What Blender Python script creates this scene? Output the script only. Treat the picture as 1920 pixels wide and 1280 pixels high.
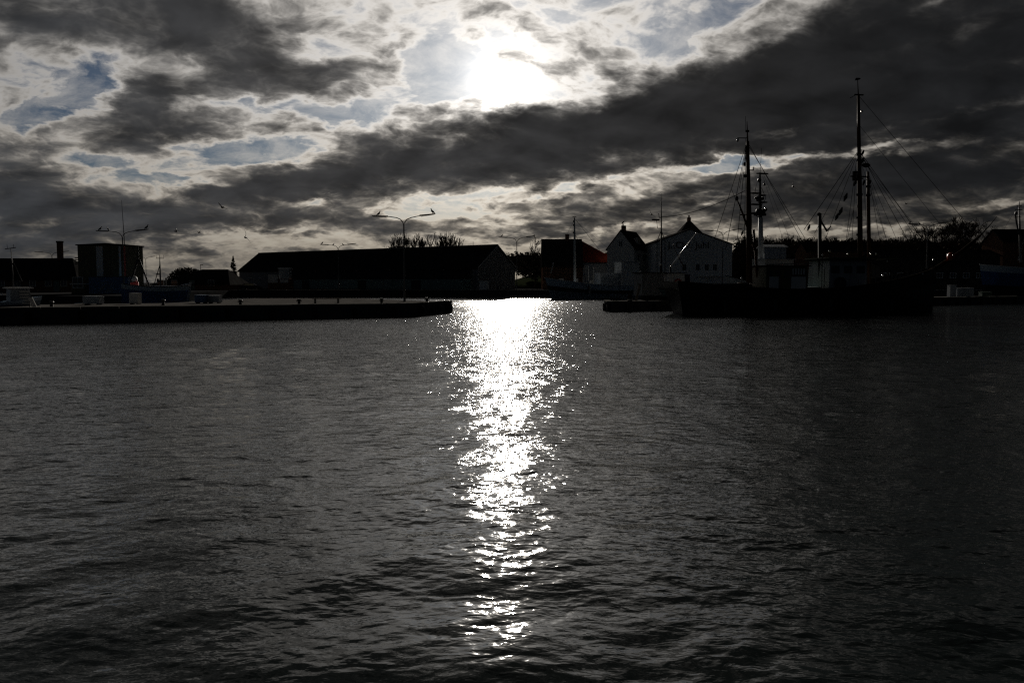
import bpy, bmesh, math, random
import numpy as np
from mathutils import Vector, Matrix
R = math.radians
random.seed(7)
rng = np.random.default_rng(11)
scene = bpy.context.scene
for o in list(bpy.data.objects):
    bpy.data.objects.remove(o)
COL = scene.collection

# ------------------------------------------------------------------ camera, sky, sun, exposure
CAM_Z, PITCH, FPX = 3.0, R(4.07), 1547.0          # eye height above the water, downward tilt, focal length (1920 px frame)
cam = bpy.data.cameras.new('camera')
cam.sensor_width = 36.0
cam.lens = FPX / 1920 * 36.0
cam.clip_start, cam.clip_end = 0.1, 20000
cam_ob = bpy.data.objects.new('camera', cam)
cam_ob.location = (0, 0, CAM_Z)
cam_ob.rotation_euler = (math.pi / 2 - PITCH, 0, 0)
COL.objects.link(cam_ob)
scene.camera = cam_ob

def ray(px, py):
    a, b = (px - 960) / FPX, (640 - py) / FPX
    return Vector((a, math.cos(PITCH) + b * math.sin(PITCH), -math.sin(PITCH) + b * math.cos(PITCH)))
def at(px, py, Y):
    """the place Y metres out that the photograph shows at a pixel of its 1920 x 1280 frame"""
    d = ray(px, py)
    return Vector((d.x / d.y * Y, Y, CAM_Z + d.z / d.y * Y))
def X(px, Y, py=530): return at(px, py, Y).x
def Z(py, Y): return at(960, py, Y).z
def azel(px, py):
    d = ray(px, py)
    return math.atan2(d.x, d.y), math.atan2(d.z, math.hypot(d.x, d.y))

SUN_AZ, SUN_EL = azel(945, 152)
SUN_DIR = Vector((math.sin(SUN_AZ) * math.cos(SUN_EL), math.cos(SUN_AZ) * math.cos(SUN_EL), math.sin(SUN_EL)))
scene.view_settings.view_transform = 'Standard'
scene.view_settings.look = 'None'
scene.view_settings.exposure = 0.0
scene.view_settings.gamma = 1.0
scene.view_settings.use_curve_mapping = False

class NT:
    """small helpers to write node trees as arithmetic"""
    def __init__(s, tree): s.t = tree; s.n = tree.nodes; s.l = tree.links
    def new(s, kind, **kw):
        n = s.n.new(kind)
        for k, v in kw.items(): setattr(n, k, v)
        return n
    def put(s, sock, v):
        if isinstance(v, bpy.types.NodeSocket): s.l.new(v, sock)
        else: sock.default_value = v
    def m(s, op, a, b=None, c=None, clamp=False):
        n = s.new('ShaderNodeMath', operation=op, use_clamp=clamp)
        for i, v in enumerate((a, b, c)):
            if v is not None: s.put(n.inputs[i], v)
        return n.outputs[0]
    def add(s, a, b): return s.m('ADD', a, b)
    def sub(s, a, b): return s.m('SUBTRACT', a, b)
    def mul(s, a, b): return s.m('MULTIPLY', a, b)
    def exp(s, a): return s.m('EXPONENT', a)
    def v(s, op, a, b=None, scale=None):
        n = s.new('ShaderNodeVectorMath', operation=op)
        s.put(n.inputs[0], a)
        if b is not None: s.put(n.inputs[1], b)
        if scale is not None: s.put(n.inputs['Scale'], scale)
        return n.outputs['Value'] if op in ('LENGTH', 'DOT_PRODUCT', 'DISTANCE') else n.outputs['Vector']
    def xyz(s, x, y, z):
        n = s.new('ShaderNodeCombineXYZ')
        for i, q in enumerate((x, y, z)): s.put(n.inputs[i], q)
        return n.outputs[0]
    def sep(s, a):
        n = s.new('ShaderNodeSeparateXYZ'); s.put(n.inputs[0], a); return n.outputs
    def noise(s, vec, scale, detail=2, rough=.5, lac=2., dist=0., color=False):
        n = s.new('ShaderNodeTexNoise')
        if vec is not None: s.l.new(vec, n.inputs['Vector'])
        for k, q in (('Scale', scale), ('Detail', detail), ('Roughness', rough), ('Lacunarity', lac), ('Distortion', dist)):
            s.put(n.inputs[k], q)
        return n.outputs['Color'] if color else n.outputs['Fac']
    def rng(s, val, a, b, c=0., d=1., kind='LINEAR'):
        n = s.new('ShaderNodeMapRange', interpolation_type=kind)
        for i, q in enumerate((val, a, b, c, d)): s.put(n.inputs[i], q)
        return n.outputs[0]
    def mix(s, f, a, b, blend='MIX'):
        n = s.new('ShaderNodeMix', data_type='RGBA', blend_type=blend)
        s.put(n.inputs['Factor'], f)
        s.put(n.inputs[6], a); s.put(n.inputs[7], b)
        return n.outputs[2]
    def ramp(s, f, stops, interp='LINEAR'):
        n = s.new('ShaderNodeValToRGB'); n.color_ramp.interpolation = interp
        e = n.color_ramp.elements
        while len(e) < len(stops): e.new(0.5)
        for i, (p, c) in enumerate(stops):
            e[i].position = p; e[i].color = (*c, 1) if len(c) == 3 else c
        s.put(n.inputs[0], f); return n.outputs[0]

# clouds of the layer, as ellipses in the sky: centre, half axes (photograph pixels), tilt, amount (+ thick, - thin or open)
CLOUDS = [
    (330, 45, 400, 105, -3, .85), (40, 45, 150, 75, 0, .35), (640, 40, 120, 70, 0, .35), (480, 160, 330, 62, 8, .52), (285, 190, 120, 70, 0, .36),
    (90, 110, 120, 40, -20, -.25), (60, 250, 160, 30, 12, .22), (270, 250, 220, 52, -10, .62), (400, 238, 110, 44, 15, .34), (60, 285, 120, 22, 0, .28),
    (540, 235, 70, 42, 10, .4), (640, 250, 140, 26, 0, .36),
    (40, 355, 150, 72, 0, .6), (230, 352, 130, 18, 3, .15), (230, 410, 330, 48, 2, .6), (600, 412, 250, 40, 3, .5), (450, 365, 190, 42, 14, .5),
    (600, 330, 250, 58, 8, .75), (850, 287, 330, 92, 9, .95), (1130, 250, 330, 100, 12, 1.), (1400, 190, 400, 130, 11, 1.), (1750, 170, 420, 170, 11, .9), (1600, 40, 340, 90, 18, .4), (1890, 40, 200, 60, 8, .3),
    (1190, 330, 220, 30, 8, .3), (975, 212, 120, 26, 5, .45), (1075, 120, 70, 26, 20, .22), (860, 195, 80, 16, 8, .15),
    (1000, 388, 200, 26, 6, .42), (1180, 395, 240, 34, 4, .52), (1030, 428, 230, 16, 3, .35), (730, 440, 200, 16, 3, .3), (1480, 300, 120, 20, 5, .3), (1600, 345, 430, 60, 4, .62), (1820, 320, 220, 34, 6, .4), (1850, 255, 190, 28, 9, .35), (1400, 410, 400, 30, 2, .35), (1800, 410, 250, 22, 3, .3),
    (130, 465, 300, 22, 0, .35), (1200, 450, 300, 18, 2, .25),
    # thin places and gaps
    (150, 165, 150, 60, 15, -.32), (610, 98, 130, 26, 8, -.4), (480, 203, 200, 15, 4, -.38), (690, 190, 80, 30, 10, -.3), (30, 215, 90, 40, 0, -.25), (130, 300, 160, 16, 0, -.3), (360, 330, 200, 14, 2, -.3),
    (195, 168, 68, 44, 35, -.75), (85, 222, 85, 26, 28, -.5), (440, 290, 150, 32, 0, -.85), (545, 272, 90, 18, 10, -.4), (215, 298, 70, 18, 0, -.45),
    (826, 138, 115, 66, 0, -1.2), (625, 222, 50, 16, 8, -.5), (575, 375, 60, 12, 8, -.45), (575, 210, 180, 20, 5, -.2),
    (880, 40, 300, 60, 0, -.05), (1170, 85, 230, 60, 25, -.02), (1165, 85, 30, 14, -30, -.25), (1330, 45, 150, 36, 22, -.3), (1460, 60, 120, 14, 25, -.2), (1700, 25, 120, 14, 15, -.25), (950, 145, 80, 40, 10, -.3),
    (850, 372, 260, 13, 7, -.36), (1060, 357, 180, 11, 9, -.42), (1330, 318, 210, 17, 5, -.75), (1290, 312, 100, 9, 3, -.3), (1620, 287, 330, 13, 3, -.75), (1860, 205, 260, 13, 9, -.42), (1470, 248, 110, 11, 10, -.42), (1650, 105, 250, 26, 10, -.34), (1395, 160, 110, 18, 16, -.3),
    (330, 335, 170, 18, 0, -.3), (820, 402, 180, 10, 4, -.35), (500, 448, 280, 17, 2, -.4), (250, 478, 140, 20, 0, -.4), (1350, 375, 120, 8, 5, -.35), (1650, 427, 330, 10, 2, -.5), (1870, 392, 160, 10, 5, -.4), (1120, 425, 150, 8, 4, -.35), (950, 470, 180, 10, 2, -.4), (1840, 330, 120, 6, 4, -.25),
]
SKY_STRENGTH = 0.06
def build_world():
    w = bpy.data.worlds.new('World'); scene.world = w; w.use_nodes = True
    w.cycles.sampling_method = 'NONE'
    k = NT(w.node_tree); k.n.clear()
    out = k.new('ShaderNodeOutputWorld'); bg = k.new('ShaderNodeBackground')
    bg.inputs['Strength'].default_value = SKY_STRENGTH
    k.l.new(bg.outputs[0], out.inputs[0])
    sky = k.new('ShaderNodeTexSky', sky_type='NISHITA', sun_disc=False, sun_elevation=SUN_EL, sun_rotation=SUN_AZ,
                air_density=1.0, dust_density=.35, ozone_density=1.5)
    co = k.new('ShaderNodeTexCoord').outputs['Generated']
    d = k.v('NORMALIZE', co)
    x, y, z = k.sep(d)
    zc = k.m('MAXIMUM', z, 0.0)
    az = k.m('ARCTAN2', x, y)
    el = k.m('ARCSINE', z)
    ae = k.xyz(az, el, 0.)
    # the layer seen in perspective, and fine turbulence that frays the ellipses' edges
    zz = k.add(zc, 0.32)
    lay = k.xyz(k.m('DIVIDE', x, zz), k.m('DIVIDE', y, zz), 0.)
    # long axis of the bands runs up to the right: rotate the layer and stretch it
    mp = k.new('ShaderNodeMapping'); k.l.new(lay, mp.inputs[0])
    mp.inputs['Rotation'].default_value = (0, 0, R(-22)); mp.inputs['Scale'].default_value = (1., 1.1, 1.)
    L = mp.outputs[0]
    warpc = k.noise(L, 3.2, 3, .55, color=True)
    warp = k.v('SUBTRACT', warpc, (.5, .5, .5))
    Lw = k.v('ADD', L, k.v('SCALE', warp, scale=.15))
    n1 = k.noise(Lw, 4.6, 9, .56)
    vo = k.new('ShaderNodeTexVoronoi', voronoi_dimensions='2D', feature='SMOOTH_F1', normalize=False)
    k.l.new(k.v('ADD', Lw, k.v('SCALE', k.v('SUBTRACT', k.noise(Lw, 9., 4, .6, color=True), (.5, .5, .5)), scale=.10)), vo.inputs['Vector'])
    for nm_, q_ in (('Scale', 11.), ('Detail', 3.), ('Roughness', .55), ('Smoothness', .35)): vo.inputs[nm_].default_value = q_
    puff = k.sub(.50, vo.outputs['Distance'])
    n2 = k.noise(Lw, 16., 8, .62)
    wf = k.noise(L, 11., 5, .6, color=True)
    wfx = k.v('SUBTRACT', wf, (.5, .5, .5))
    aew = k.v('ADD', k.v('ADD', ae, k.v('MULTIPLY', warp, (.09, .04, 0.))), k.v('MULTIPLY', wfx, (.06, .035, 0.)))
    tot = None
    wa = k.sep(aew)
    for (cx, cy, rx, ry, tilt, amp) in CLOUDS:
        a0, e0 = azel(cx, cy)
        c = k.new('ShaderNodeMapping', vector_type='TEXTURE')       # the running sum rides along in z (divided away), which keeps the ellipses in sequence
        k.l.new(k.xyz(wa[0], wa[1], 0. if tot is None else tot), c.inputs[0])
        c.inputs['Location'].default_value = (a0, e0, 0)
        c.inputs['Rotation'].default_value = (0, 0, R(tilt))
        c.inputs['Scale'].default_value = (rx * 1.12 / FPX, ry * 1.12 / FPX, 1e7)
        r = k.v('LENGTH', c.outputs[0])
        g = k.rng(r, 0.0, 1.0, amp, 0., 'SMOOTHSTEP')
        tot = g if tot is None else k.add(tot, g)
    # thickness of the cover: general cover grows away from the sun
    cosS = k.v('DOT_PRODUCT', d, tuple(SUN_DIR))
    th = k.m('ARCCOSINE', k.m('MINIMUM', cosS, 1.0))
    away = k.add(k.rng(th, R(8), R(75), 0., .55, 'SMOOTHSTEP'), k.rng(th, R(36), R(70), 0., 1.3, 'SMOOTHSTEP'))
    east = k.rng(az, R(8), R(32), 0., .34, 'SMOOTHSTEP')
    D = k.add(k.add(k.mul(tot, 1.35), k.rng(z, .02, .16, .54, .20)), k.add(away, east))
    D = k.add(D, k.rng(el, R(16), R(27), 0., .8, 'SMOOTHSTEP'))     # the cover closes overhead
    D = k.add(D, k.mul(k.sub(n1, .5), 2.3))
    D = k.add(D, k.mul(puff, .55))
    D = k.add(D, k.mul(k.sub(n2, .5), k.rng(D, .1, .9, 1.25, .55)))
    D = k.m('MAXIMUM', D, k.add(k.rng(z, .03, .20, .34, -.9), k.mul(k.sub(n2, .5), .9)))
    Dp = k.m('MAXIMUM', D, 0.)
    cover = k.rng(D, -.50, .30, 0., 1., 'SMOOTHSTEP')
    wisp = k.mul(k.rng(k.noise(Lw, 9., 8, .66, dist=.3), .40, .72, 0., .62), k.rng(D, -1.6, -.2, .45, 1.))
    cover = k.m('MAXIMUM', k.m('MAXIMUM', cover, wisp), k.rng(th, R(36), R(50), 0., 1.))
    # light passed on by the cloud: forward glow round the sun, dying with thickness
    glow = k.add(k.add(k.mul(k.exp(k.mul(th, -1 / R(1.0))), 2.6), k.mul(k.exp(k.mul(th, -1 / R(7.))), .42)), k.add(k.mul(k.exp(k.mul(th, -1 / R(36.))), .74), 0.02))
    glow = k.mul(glow, k.rng(z, .0, .13, .72, 1.2, 'SMOOTHSTEP'))
    trans = k.exp(k.mul(k.m('POWER', Dp, 1.5), -3.5))
    amb = k.mul(k.rng(az, R(-14), R(30), .036, .0115, 'SMOOTHSTEP'), k.rng(th, R(32), R(75), 1., .55, 'SMOOTHSTEP'))
    amb = k.mul(amb, k.rng(el, R(16), R(36), 1., .25, 'SMOOTHSTEP'))
    amb = k.mul(amb, k.rng(k.noise(Lw, 7., 4, .5), .3, .7, 1.45, .62))
    # ---- colours (display radiance / strength)
    warmc = k.mix(k.rng(z, 0.02, .2, 1., 0.), (1.0, .945, .87, 1), (1.0, .86, .66, 1))
    lum1 = k.mul(glow, trans)
    lit = k.v('SCALE', warmc, scale=lum1)
    thick = k.v('SCALE', k.mix(k.rng(th, R(15), R(80), 0., 1.), (.99, .98, 1.0, 1), (.78, 1., 1.30, 1)), scale=amb)
    cloudc = k.v('ADD', lit, thick)
    clear = k.v('MULTIPLY', sky.outputs[0], tuple(SKY_STRENGTH * q for q in (.11, .16, .24)))
    aur = k.add(k.mul(k.exp(k.mul(th, -1 / R(.85))), 4.5), k.mul(k.exp(k.mul(th, -1 / R(8.))), .74))
    clear = k.v('ADD', clear, k.v('SCALE', (1., .98, .95), scale=aur))
    c = k.mix(cover, clear, cloudc)
    c = k.v('SCALE', c, scale=1 / SKY_STRENGTH)
    # below the horizon the sky ends in the dull tone of the low cloud
    k.l.new(c, bg.inputs['Color'])
build_world()

sun = bpy.data.lights.new('sun', 'SUN'); sun.energy = 4.2; sun.angle = R(.53); sun.color = (1., .93, .83)
sun_ob = bpy.data.objects.new('sun', sun)
sun_ob.rotation_euler = (-SUN_DIR).to_track_quat('-Z', 'Y').to_euler()
sun_ob.location = SUN_DIR * 60
COL.objects.link(sun_ob)
scene.cycles.caustics_reflective = False
scene.cycles.caustics_refractive = False
scene.cycles.max_bounces = 4
scene.cycles.use_denoising = False
scene.cycles.sample_clamp_indirect = .1
scene.cycles.use_adaptive_sampling = False
scene.cycles.filter_width = 1.3

def material(name):
    m = bpy.data.materials.new(name); m.use_nodes = True
    return m, NT(m.node_tree), m.node_tree.nodes['Principled BSDF']

# ------------------------------------------------------------------ water
def build_water():
    el = np.linspace(math.atan(3 / 4.2), math.atan(3 / 260.), 640)
    r = 3 / np.tan(el)
    r = np.concatenate([[0.5, 1.5, 2.6, 3.5], r, [330, 450, 700, 1200, 2500, 6000]])
    a = np.linspace(R(-39), R(39), 1150)
    a = np.concatenate([np.linspace(R(-180), R(-39), 60)[:-1], a, np.linspace(R(39), R(180), 60)[1:]])
    A, RR = np.meshgrid(a, r)
    Xw, Yw = RR * np.sin(A), RR * np.cos(A)
    H = np.zeros_like(Xw); 
    # spacing of the grid bounds the shortest wave that may be drawn in the mesh
    dr = np.gradient(r)[:, None] * np.ones_like(A); da = (RR * np.gradient(a)[None, :])
    cell = np.maximum(dr * 1.0, da)
    RRw = np.hypot(Xw, Yw)
    shelter = .32 + .68 * np.clip((RRw - 8) / 24, 0, 1) ** .8          # calmer in the lee of the near quay
    n = 120
    lam = np.exp(rng.uniform(math.log(.11), math.log(3.4), n))
    th = rng.normal(R(-76), R(52), n)
    for i in range(n):
        kk = 2 * math.pi / lam[i]
        slope = .0165 if lam[i] < .8 else .0100
        kx, ky = kk * math.cos(th[i]), kk * math.sin(th[i])
        ph = rng.uniform(0, 2 * math.pi)
        fade = np.clip(lam[i] / cell / 2.6 - .6, 0, 1) * (shelter if lam[i] < .8 else np.maximum(shelter, .66))
        H += slope / kk * fade * np.sin(kx * Xw + ky * Yw + ph + .8 * np.sin(.31 * kx * Yw * .2 - .27 * ky * Xw * .2 + i))
    nr, na = A.shape
    V = np.stack([Xw, Yw, H], -1).reshape(-1, 3).astype(np.float32)
    i, j = np.meshgrid(np.arange(nr - 1), np.arange(na - 1), indexing='ij')
    q = np.stack([i * na + j, i * na + j + 1, (i + 1) * na + j + 1, (i + 1) * na + j], -1).reshape(-1, 4)
    q = q[:, ::-1]
    me = bpy.data.meshes.new('water')
    me.vertices.add(len(V)); me.vertices.foreach_set('co', V.ravel())
    me.loops.add(q.size); me.loops.foreach_set('vertex_index', q.ravel().astype(np.int32))
    me.polygons.add(len(q)); me.polygons.foreach_set('loop_start', np.arange(0, q.size, 4, dtype=np.int32))
    me.polygons.foreach_set('loop_total', np.full(len(q), 4, np.int32))
    me.polygons.foreach_set('use_smooth', np.ones(len(q), bool))
    me.update(); me.validate()
    o = bpy.data.objects.new('water', me); COL.objects.link(o); o['kind'] = 'structure'
    m, k, b = material('harbour_water')
    b.inputs['Base Color'].default_value = (.006, .009, .009, 1)
    b.inputs['IOR'].default_value = 1.33
    co = k.new('ShaderNodeTexCoord').outputs['Object']
    k.l.new(k.rng(k.sep(co)[1], 8., 120., .045, .11), b.inputs['Roughness'])       # unresolved ripples
    mp = k.new('ShaderNodeMapping'); k.l.new(co, mp.inputs[0]); mp.inputs['Scale'].default_value = (.62, 1., 1.); mp.inputs['Rotation'].default_value = (0, 0, R(9))
    P = mp.outputs[0]
    h = k.mul(k.noise(P, 1.9, 1.5, .5, dist=.4), .085)
    h = k.add(h, k.mul(k.noise(P, 5.2, 2, .5, dist=.5), .040))
    h = k.add(h, k.mul(k.noise(P, 15., 2, .5, dist=.3), .0120))
    gust = k.rng(k.noise(co, .06, 3, .55), .3, .7, .55, 1.15)
    lee = k.rng(k.sep(co)[1], 7., 34., .33, 1.35)
    bump = k.new('ShaderNodeBump'); bump.inputs['Strength'].default_value = 1.; bump.inputs['Distance'].default_value = 1.
    if 'Filter Width' in bump.inputs: bump.inputs['Filter Width'].default_value = .02
    k.l.new(k.mul(k.mul(h, gust), lee), bump.inputs['Height'])
    k.l.new(bump.outputs[0], b.inputs['Normal'])
    me.materials.append(m)
build_water()

# ------------------------------------------------------------------ mesh helpers
class MB:
    """collects shapes; build() links them as ONE mesh object"""
    def __init__(s): s.v = []; s.f = []
    def poly(s, pts, faces):
        o = len(s.v); s.v += [tuple(p) for p in pts]; s.f += [tuple(o + i for i in f) for f in faces]; return s
    def box(s, x0, x1, y0, y1, z0, z1, mat=None):
        p = [Vector((x, y, z)) for z in (z0, z1) for x, y in ((x0, y0), (x1, y0), (x1, y1), (x0, y1))]
        if mat is not None: p = [mat @ q for q in p]
        return s.poly(p, [(3, 2, 1, 0), (4, 5, 6, 7), (0, 1, 5, 4), (1, 2, 6, 5), (2, 3, 7, 6), (3, 0, 4, 7)])
    def tube(s, pts, rad, n=8, caps=True):
        pts = [Vector(p) for p in pts]
        rad = [rad] * len(pts) if isinstance(rad, (int, float)) else rad
        rings = []
        up = Vector((0, 0, 1))
        for i, p in enumerate(pts):
            t = (pts[min(i + 1, len(pts) - 1)] - pts[max(i - 1, 0)]).normalized()
            ref = up if abs(t.z) < .9 else Vector((1, 0, 0))
            a = t.cross(ref).normalized(); b = t.cross(a)
            rings.append([p + (a * math.cos(q) + b * math.sin(q)) * rad[i] for q in (2 * math.pi * j / n for j in range(n))])
        o = []
        for i in range(len(rings) - 1):
            for j in range(n):
                o.append((i * n + j, (i + 1) * n + j, (i + 1) * n + (j + 1) % n, i * n + (j + 1) % n))
        if caps:
            o.append(tuple(range(n))); o.append(tuple(reversed(range((len(rings) - 1) * n, len(rings) * n))))
        return s.poly([p for r_ in rings for p in r_], o)
    def prism(s, outline, lo, hi, axis='z'):
        """outline in the two other axes, extruded along axis"""
        n = len(outline)
        def mk(a, b, h): return {'z': (a, b, h), 'y': (a, h, b), 'x': (h, a, b)}[axis]
        p = [mk(a, b, lo) for a, b in outline] + [mk(a, b, hi) for a, b in outline]
        f = [tuple(range(n)), tuple(reversed(range(n, 2 * n)))]
        f += [(i, i + n, (i + 1) % n + n, (i + 1) % n) for i in range(n)]
        return s.poly(p, f)
    def ball(s, c, rx, ry=None, rz=None, nu=8, nv=5):
        ry = ry or rx; rz = rz or rx; c = Vector(c); p = []; f = []
        for i in range(nv + 1):
            a = math.pi * i / nv
            for j in range(nu):
                b = 2 * math.pi * j / nu
                p.append(c + Vector((rx * math.sin(a) * math.cos(b), ry * math.sin(a) * math.sin(b), rz * math.cos(a))))
        for i in range(nv):
            for j in range(nu): f.append((i * nu + j, (i + 1) * nu + j, (i + 1) * nu + (j + 1) % nu, i * nu + (j + 1) % nu))
        return s.poly(p, f)
    def ring(s, c, R0, r0, axis='y', n=16, m=6):
        c = Vector(c); p = []; f = []
        for i in range(n):
            a = 2 * math.pi * i / n
            for j in range(m):
                b = 2 * math.pi * j / m
                u, w = (R0 + r0 * math.cos(b)) * math.cos(a), (R0 + r0 * math.cos(b)) * math.sin(a)
                h = r0 * math.sin(b)
                p.append(c + Vector({'y': (u, h, w), 'x': (h, u, w), 'z': (u, w, h)}[axis]))
        for i in range(n):
            for j in range(m): f.append((i * m + j, ((i + 1) % n) * m + j, ((i + 1) % n) * m + (j + 1) % m, i * m + (j + 1) % m))
        return s.poly(p, f)
    def build(s, name, m, parent=None, smooth=False, fix=True, bevel=0.):
        me = bpy.data.meshes.new(name)
        me.from_pydata(s.v, [], s.f); 
        if fix:
            b = bmesh.new(); b.from_mesh(me)
            bmesh.ops.remove_doubles(b, verts=b.verts, dist=1e-5)
            bmesh.ops.recalc_face_normals(b, faces=b.faces)
            if bevel: bmesh.ops.bevel(b, geom=list(b.edges), offset=bevel, segments=1, affect='EDGES', profile=.5)
            b.to_mesh(me); b.free()
        if smooth:
            me.polygons.foreach_set('use_smooth', [True] * len(me.polygons))
        me.materials.append(m); me.update()
        o = bpy.data.objects.new(name, me); COL.objects.link(o)
        if parent is not None: o.parent = parent
        return o

def tag(o, label, cat, group=None):
    o['label'] = label; o['category'] = cat
    if group: o['group'] = group
    return o
def thing(name, label, cat, loc=(0, 0, 0), rz=0., group=None):
    o = bpy.data.objects.new(name, None); COL.objects.link(o)
    o.empty_display_size = .5
    o.location = loc; o.rotation_euler = (0, 0, rz)
    return tag(o, label, cat, group)
def dup(root, loc, rz, label, scale=None):
    r = root.copy(); COL.objects.link(r); r.location = loc; r.rotation_euler = (0, 0, rz); r['label'] = label
    if scale: r.scale = (scale,) * 3
    for ch in list(root.children):
        c = ch.copy(); COL.objects.link(c); c.parent = r
        for g in ch.children:
            d = g.copy(); COL.objects.link(d); d.parent = c
    return r

_mats = {}
def mat(name, col, rough=.6, metal=0., vary=.25, scale=1.2, streak=False, bump=0., spec=.5):
    if name in _mats: return _mats[name]
    m, k, b = material(name)
    co = k.new('ShaderNodeTexCoord').outputs['Object']
    if streak:
        mp = k.new('ShaderNodeMapping'); k.l.new(co, mp.inputs[0]); mp.inputs['Scale'].default_value = (1, 1, .15); co = mp.outputs[0]
    n = k.noise(co, scale, 6, .6)
    lo = tuple(c * (1 - vary) for c in col); hi = tuple(min(c * (1 + vary), 1) for c in col)
    k.l.new(k.ramp(n, [(.3, lo), (.7, hi)]), b.inputs['Base Color'])
    k.l.new(k.rng(k.noise(co, scale * 3, 3), .2, .8, max(rough - .12, .03), min(rough + .12, 1)), b.inputs['Roughness'])
    b.inputs['Metallic'].default_value = metal
    b.inputs['Specular IOR Level'].default_value = spec
    if bump:
        bn = k.new('ShaderNodeBump'); bn.inputs['Strength'].default_value = 1; bn.inputs['Distance'].default_value = bump
        k.l.new(k.noise(co, scale * 8, 4), bn.inputs['Height']); k.l.new(bn.outputs[0], b.inputs['Normal'])
    _mats[name] = m
    return m
CONCRETE = mat('weathered_concrete', (.10, .095, .09), .9, vary=.35, scale=.7, bump=.02, spec=0.)
CONCRETE2 = mat('pale_concrete', (.17, .165, .15), .85, vary=.3, scale=.8, bump=.02, spec=0.)
TIMBER = mat('tarred_timber', (.035, .03, .025), .7, vary=.4, streak=True, scale=4, bump=.01, spec=0.)
PLANK = mat('grey_planks', (.16, .14, .12), .7, vary=.4, scale=3, bump=.01, spec=0.)
ASPHALT = mat('quay_asphalt', (.035, .035, .036), .9, vary=.3, scale=.5, bump=.01, spec=0.)
GRASSY = mat('rough_grass', (.018, .022, .012), .9, vary=.5, scale=.08, spec=0.)
STEEL = mat('galvanised_steel', (.12, .12, .12), .55, .6, vary=.2, spec=.3)
DARKSTEEL = mat('dark_painted_steel', (.03, .03, .032), .6, 0., vary=.3, spec=.15)
WOODMAST = mat('varnished_spar', (.09, .042, .018), .6, vary=.35, streak=True, scale=3, spec=.15)
ROPE = mat('tarred_rope', (.03, .027, .024), .9, vary=.3, scale=8, spec=0.)
WHITE = mat('white_paint', (.66, .67, .66), .6, vary=.14, streak=True, scale=1.5, spec=.15)
OFFWHITE = mat('off_white_render', (.62, .61, .58), .8, vary=.14, streak=True, scale=.7, spec=0.)
GREYPAINT = mat('grey_paint', (.30, .33, .36), .5, vary=.18, streak=True)
BLACKHULL = mat('black_hull_paint', (.012, .012, .013), .35, vary=.4, streak=True)
BLUEHULL = mat('blue_hull_paint', (.03, .085, .24), .4, vary=.25, streak=True)
SLATEBLUE = mat('slate_blue_hull_paint', (.13, .18, .24), .45, vary=.25, streak=True)
PALEBLUE = mat('pale_blue_paint', (.38, .48, .58), .45, vary=.15, streak=True)
GLASS = mat('dark_window_glass', (.015, .018, .02), .08, vary=.2)
DARKROOF = mat('dark_roofing', (.035, .034, .033), .75, vary=.35, scale=.6, bump=.02, spec=0.)
REDTILE = mat('red_roof_tiles', (.17, .03, .018), .75, vary=.3, scale=1.2, bump=.03, spec=0.)
TEAL = mat('teal_cladding', (.10, .17, .17), .6, vary=.2, streak=True)
GREYCLAD = mat('grey_cladding', (.20, .20, .20), .65, vary=.2, streak=True)
OLIVE = mat('olive_cladding', (.09, .085, .045), .65, vary=.2, streak=True)
GREENWOOD = mat('olive_green_deckhouse_paint', (.08, .085, .035), .5, vary=.25, streak=True)
BRICK = mat('brown_brick', (.15, .085, .06), .85, vary=.3, scale=2, spec=0.)
REDPAINT = mat('red_paint', (.42, .035, .03), .45, vary=.15)
ORANGE = mat('orange_float', (.62, .07, .025), .45, vary=.1)
BLUETARP = mat('blue_panel_paint', (.04, .11, .24), .5, vary=.2)
BARK = mat('bare_bark', (.05, .042, .035), .9, vary=.3, scale=2, spec=0.)
NEEDLE = mat('spruce_needles', (.022, .036, .018), .8, vary=.4, scale=1, spec=0.)
GULLM = mat('gull_plumage', (.34, .34, .35), .7, vary=.5, scale=4)
GULLD = mat('gull_dark_plumage', (.10, .10, .105), .7, vary=.4, scale=4)
RUBBER = mat('black_rubber', (.02, .02, .02), .6, vary=.2)
CHROME = mat('bright_metal', (.75, .75, .74), .18, 1., vary=.05)
GREENBOX = mat('dark_green_plastic', (.02, .06, .035), .5, vary=.2)

# ------------------------------------------------------------------ land, quays, hills
def poly_block(outline, z0, z1): return MB().prism(outline, z0, z1, 'z')
QZ = 1.45
far_land = [(-400, 96), (X(318, 98), 98), (X(318, 130), 132), (X(430, 166), 166), (120, 165), (140, 135), (600, 150), (6000, 3000), (6000, 9000), (-6000, 9000), (-6000, 300)]
o = poly_block(far_land, -6, QZ).build('quay_ground', ASPHALT); o['kind'] = 'structure'
# coping stones along the seaward edge of the far quay
def edge_blocks(parent, pts, z, w=.55, h=.16, step=3.0, m=CONCRETE2, name='coping_stone', overhang=.06):
    for (ax, ay), (bx, by) in zip(pts[:-1], pts[1:]):
        L = math.hypot(bx - ax, by - ay); n = max(1, int(L / step)); ang = math.atan2(by - ay, bx - ax)
        M = Matrix.Translation((ax, ay, 0)) @ Matrix.Rotation(ang, 4, 'Z')
        proto = None
        for i in range(n):
            if proto is None:
                proto = MB().box(.012, L / n - .012, -overhang, w, 0, h).build(name, m, parent, bevel=.02)
                oo = proto
            else:
                oo = proto.copy(); COL.objects.link(oo)
            oo.matrix_local = M @ Matrix.Translation((i * L / n, 0, z + random.uniform(-.012, .012)))
edge_blocks(o, [(X(430, 166), 166), (120, 165)], QZ + .003, step=3.2)

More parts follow.
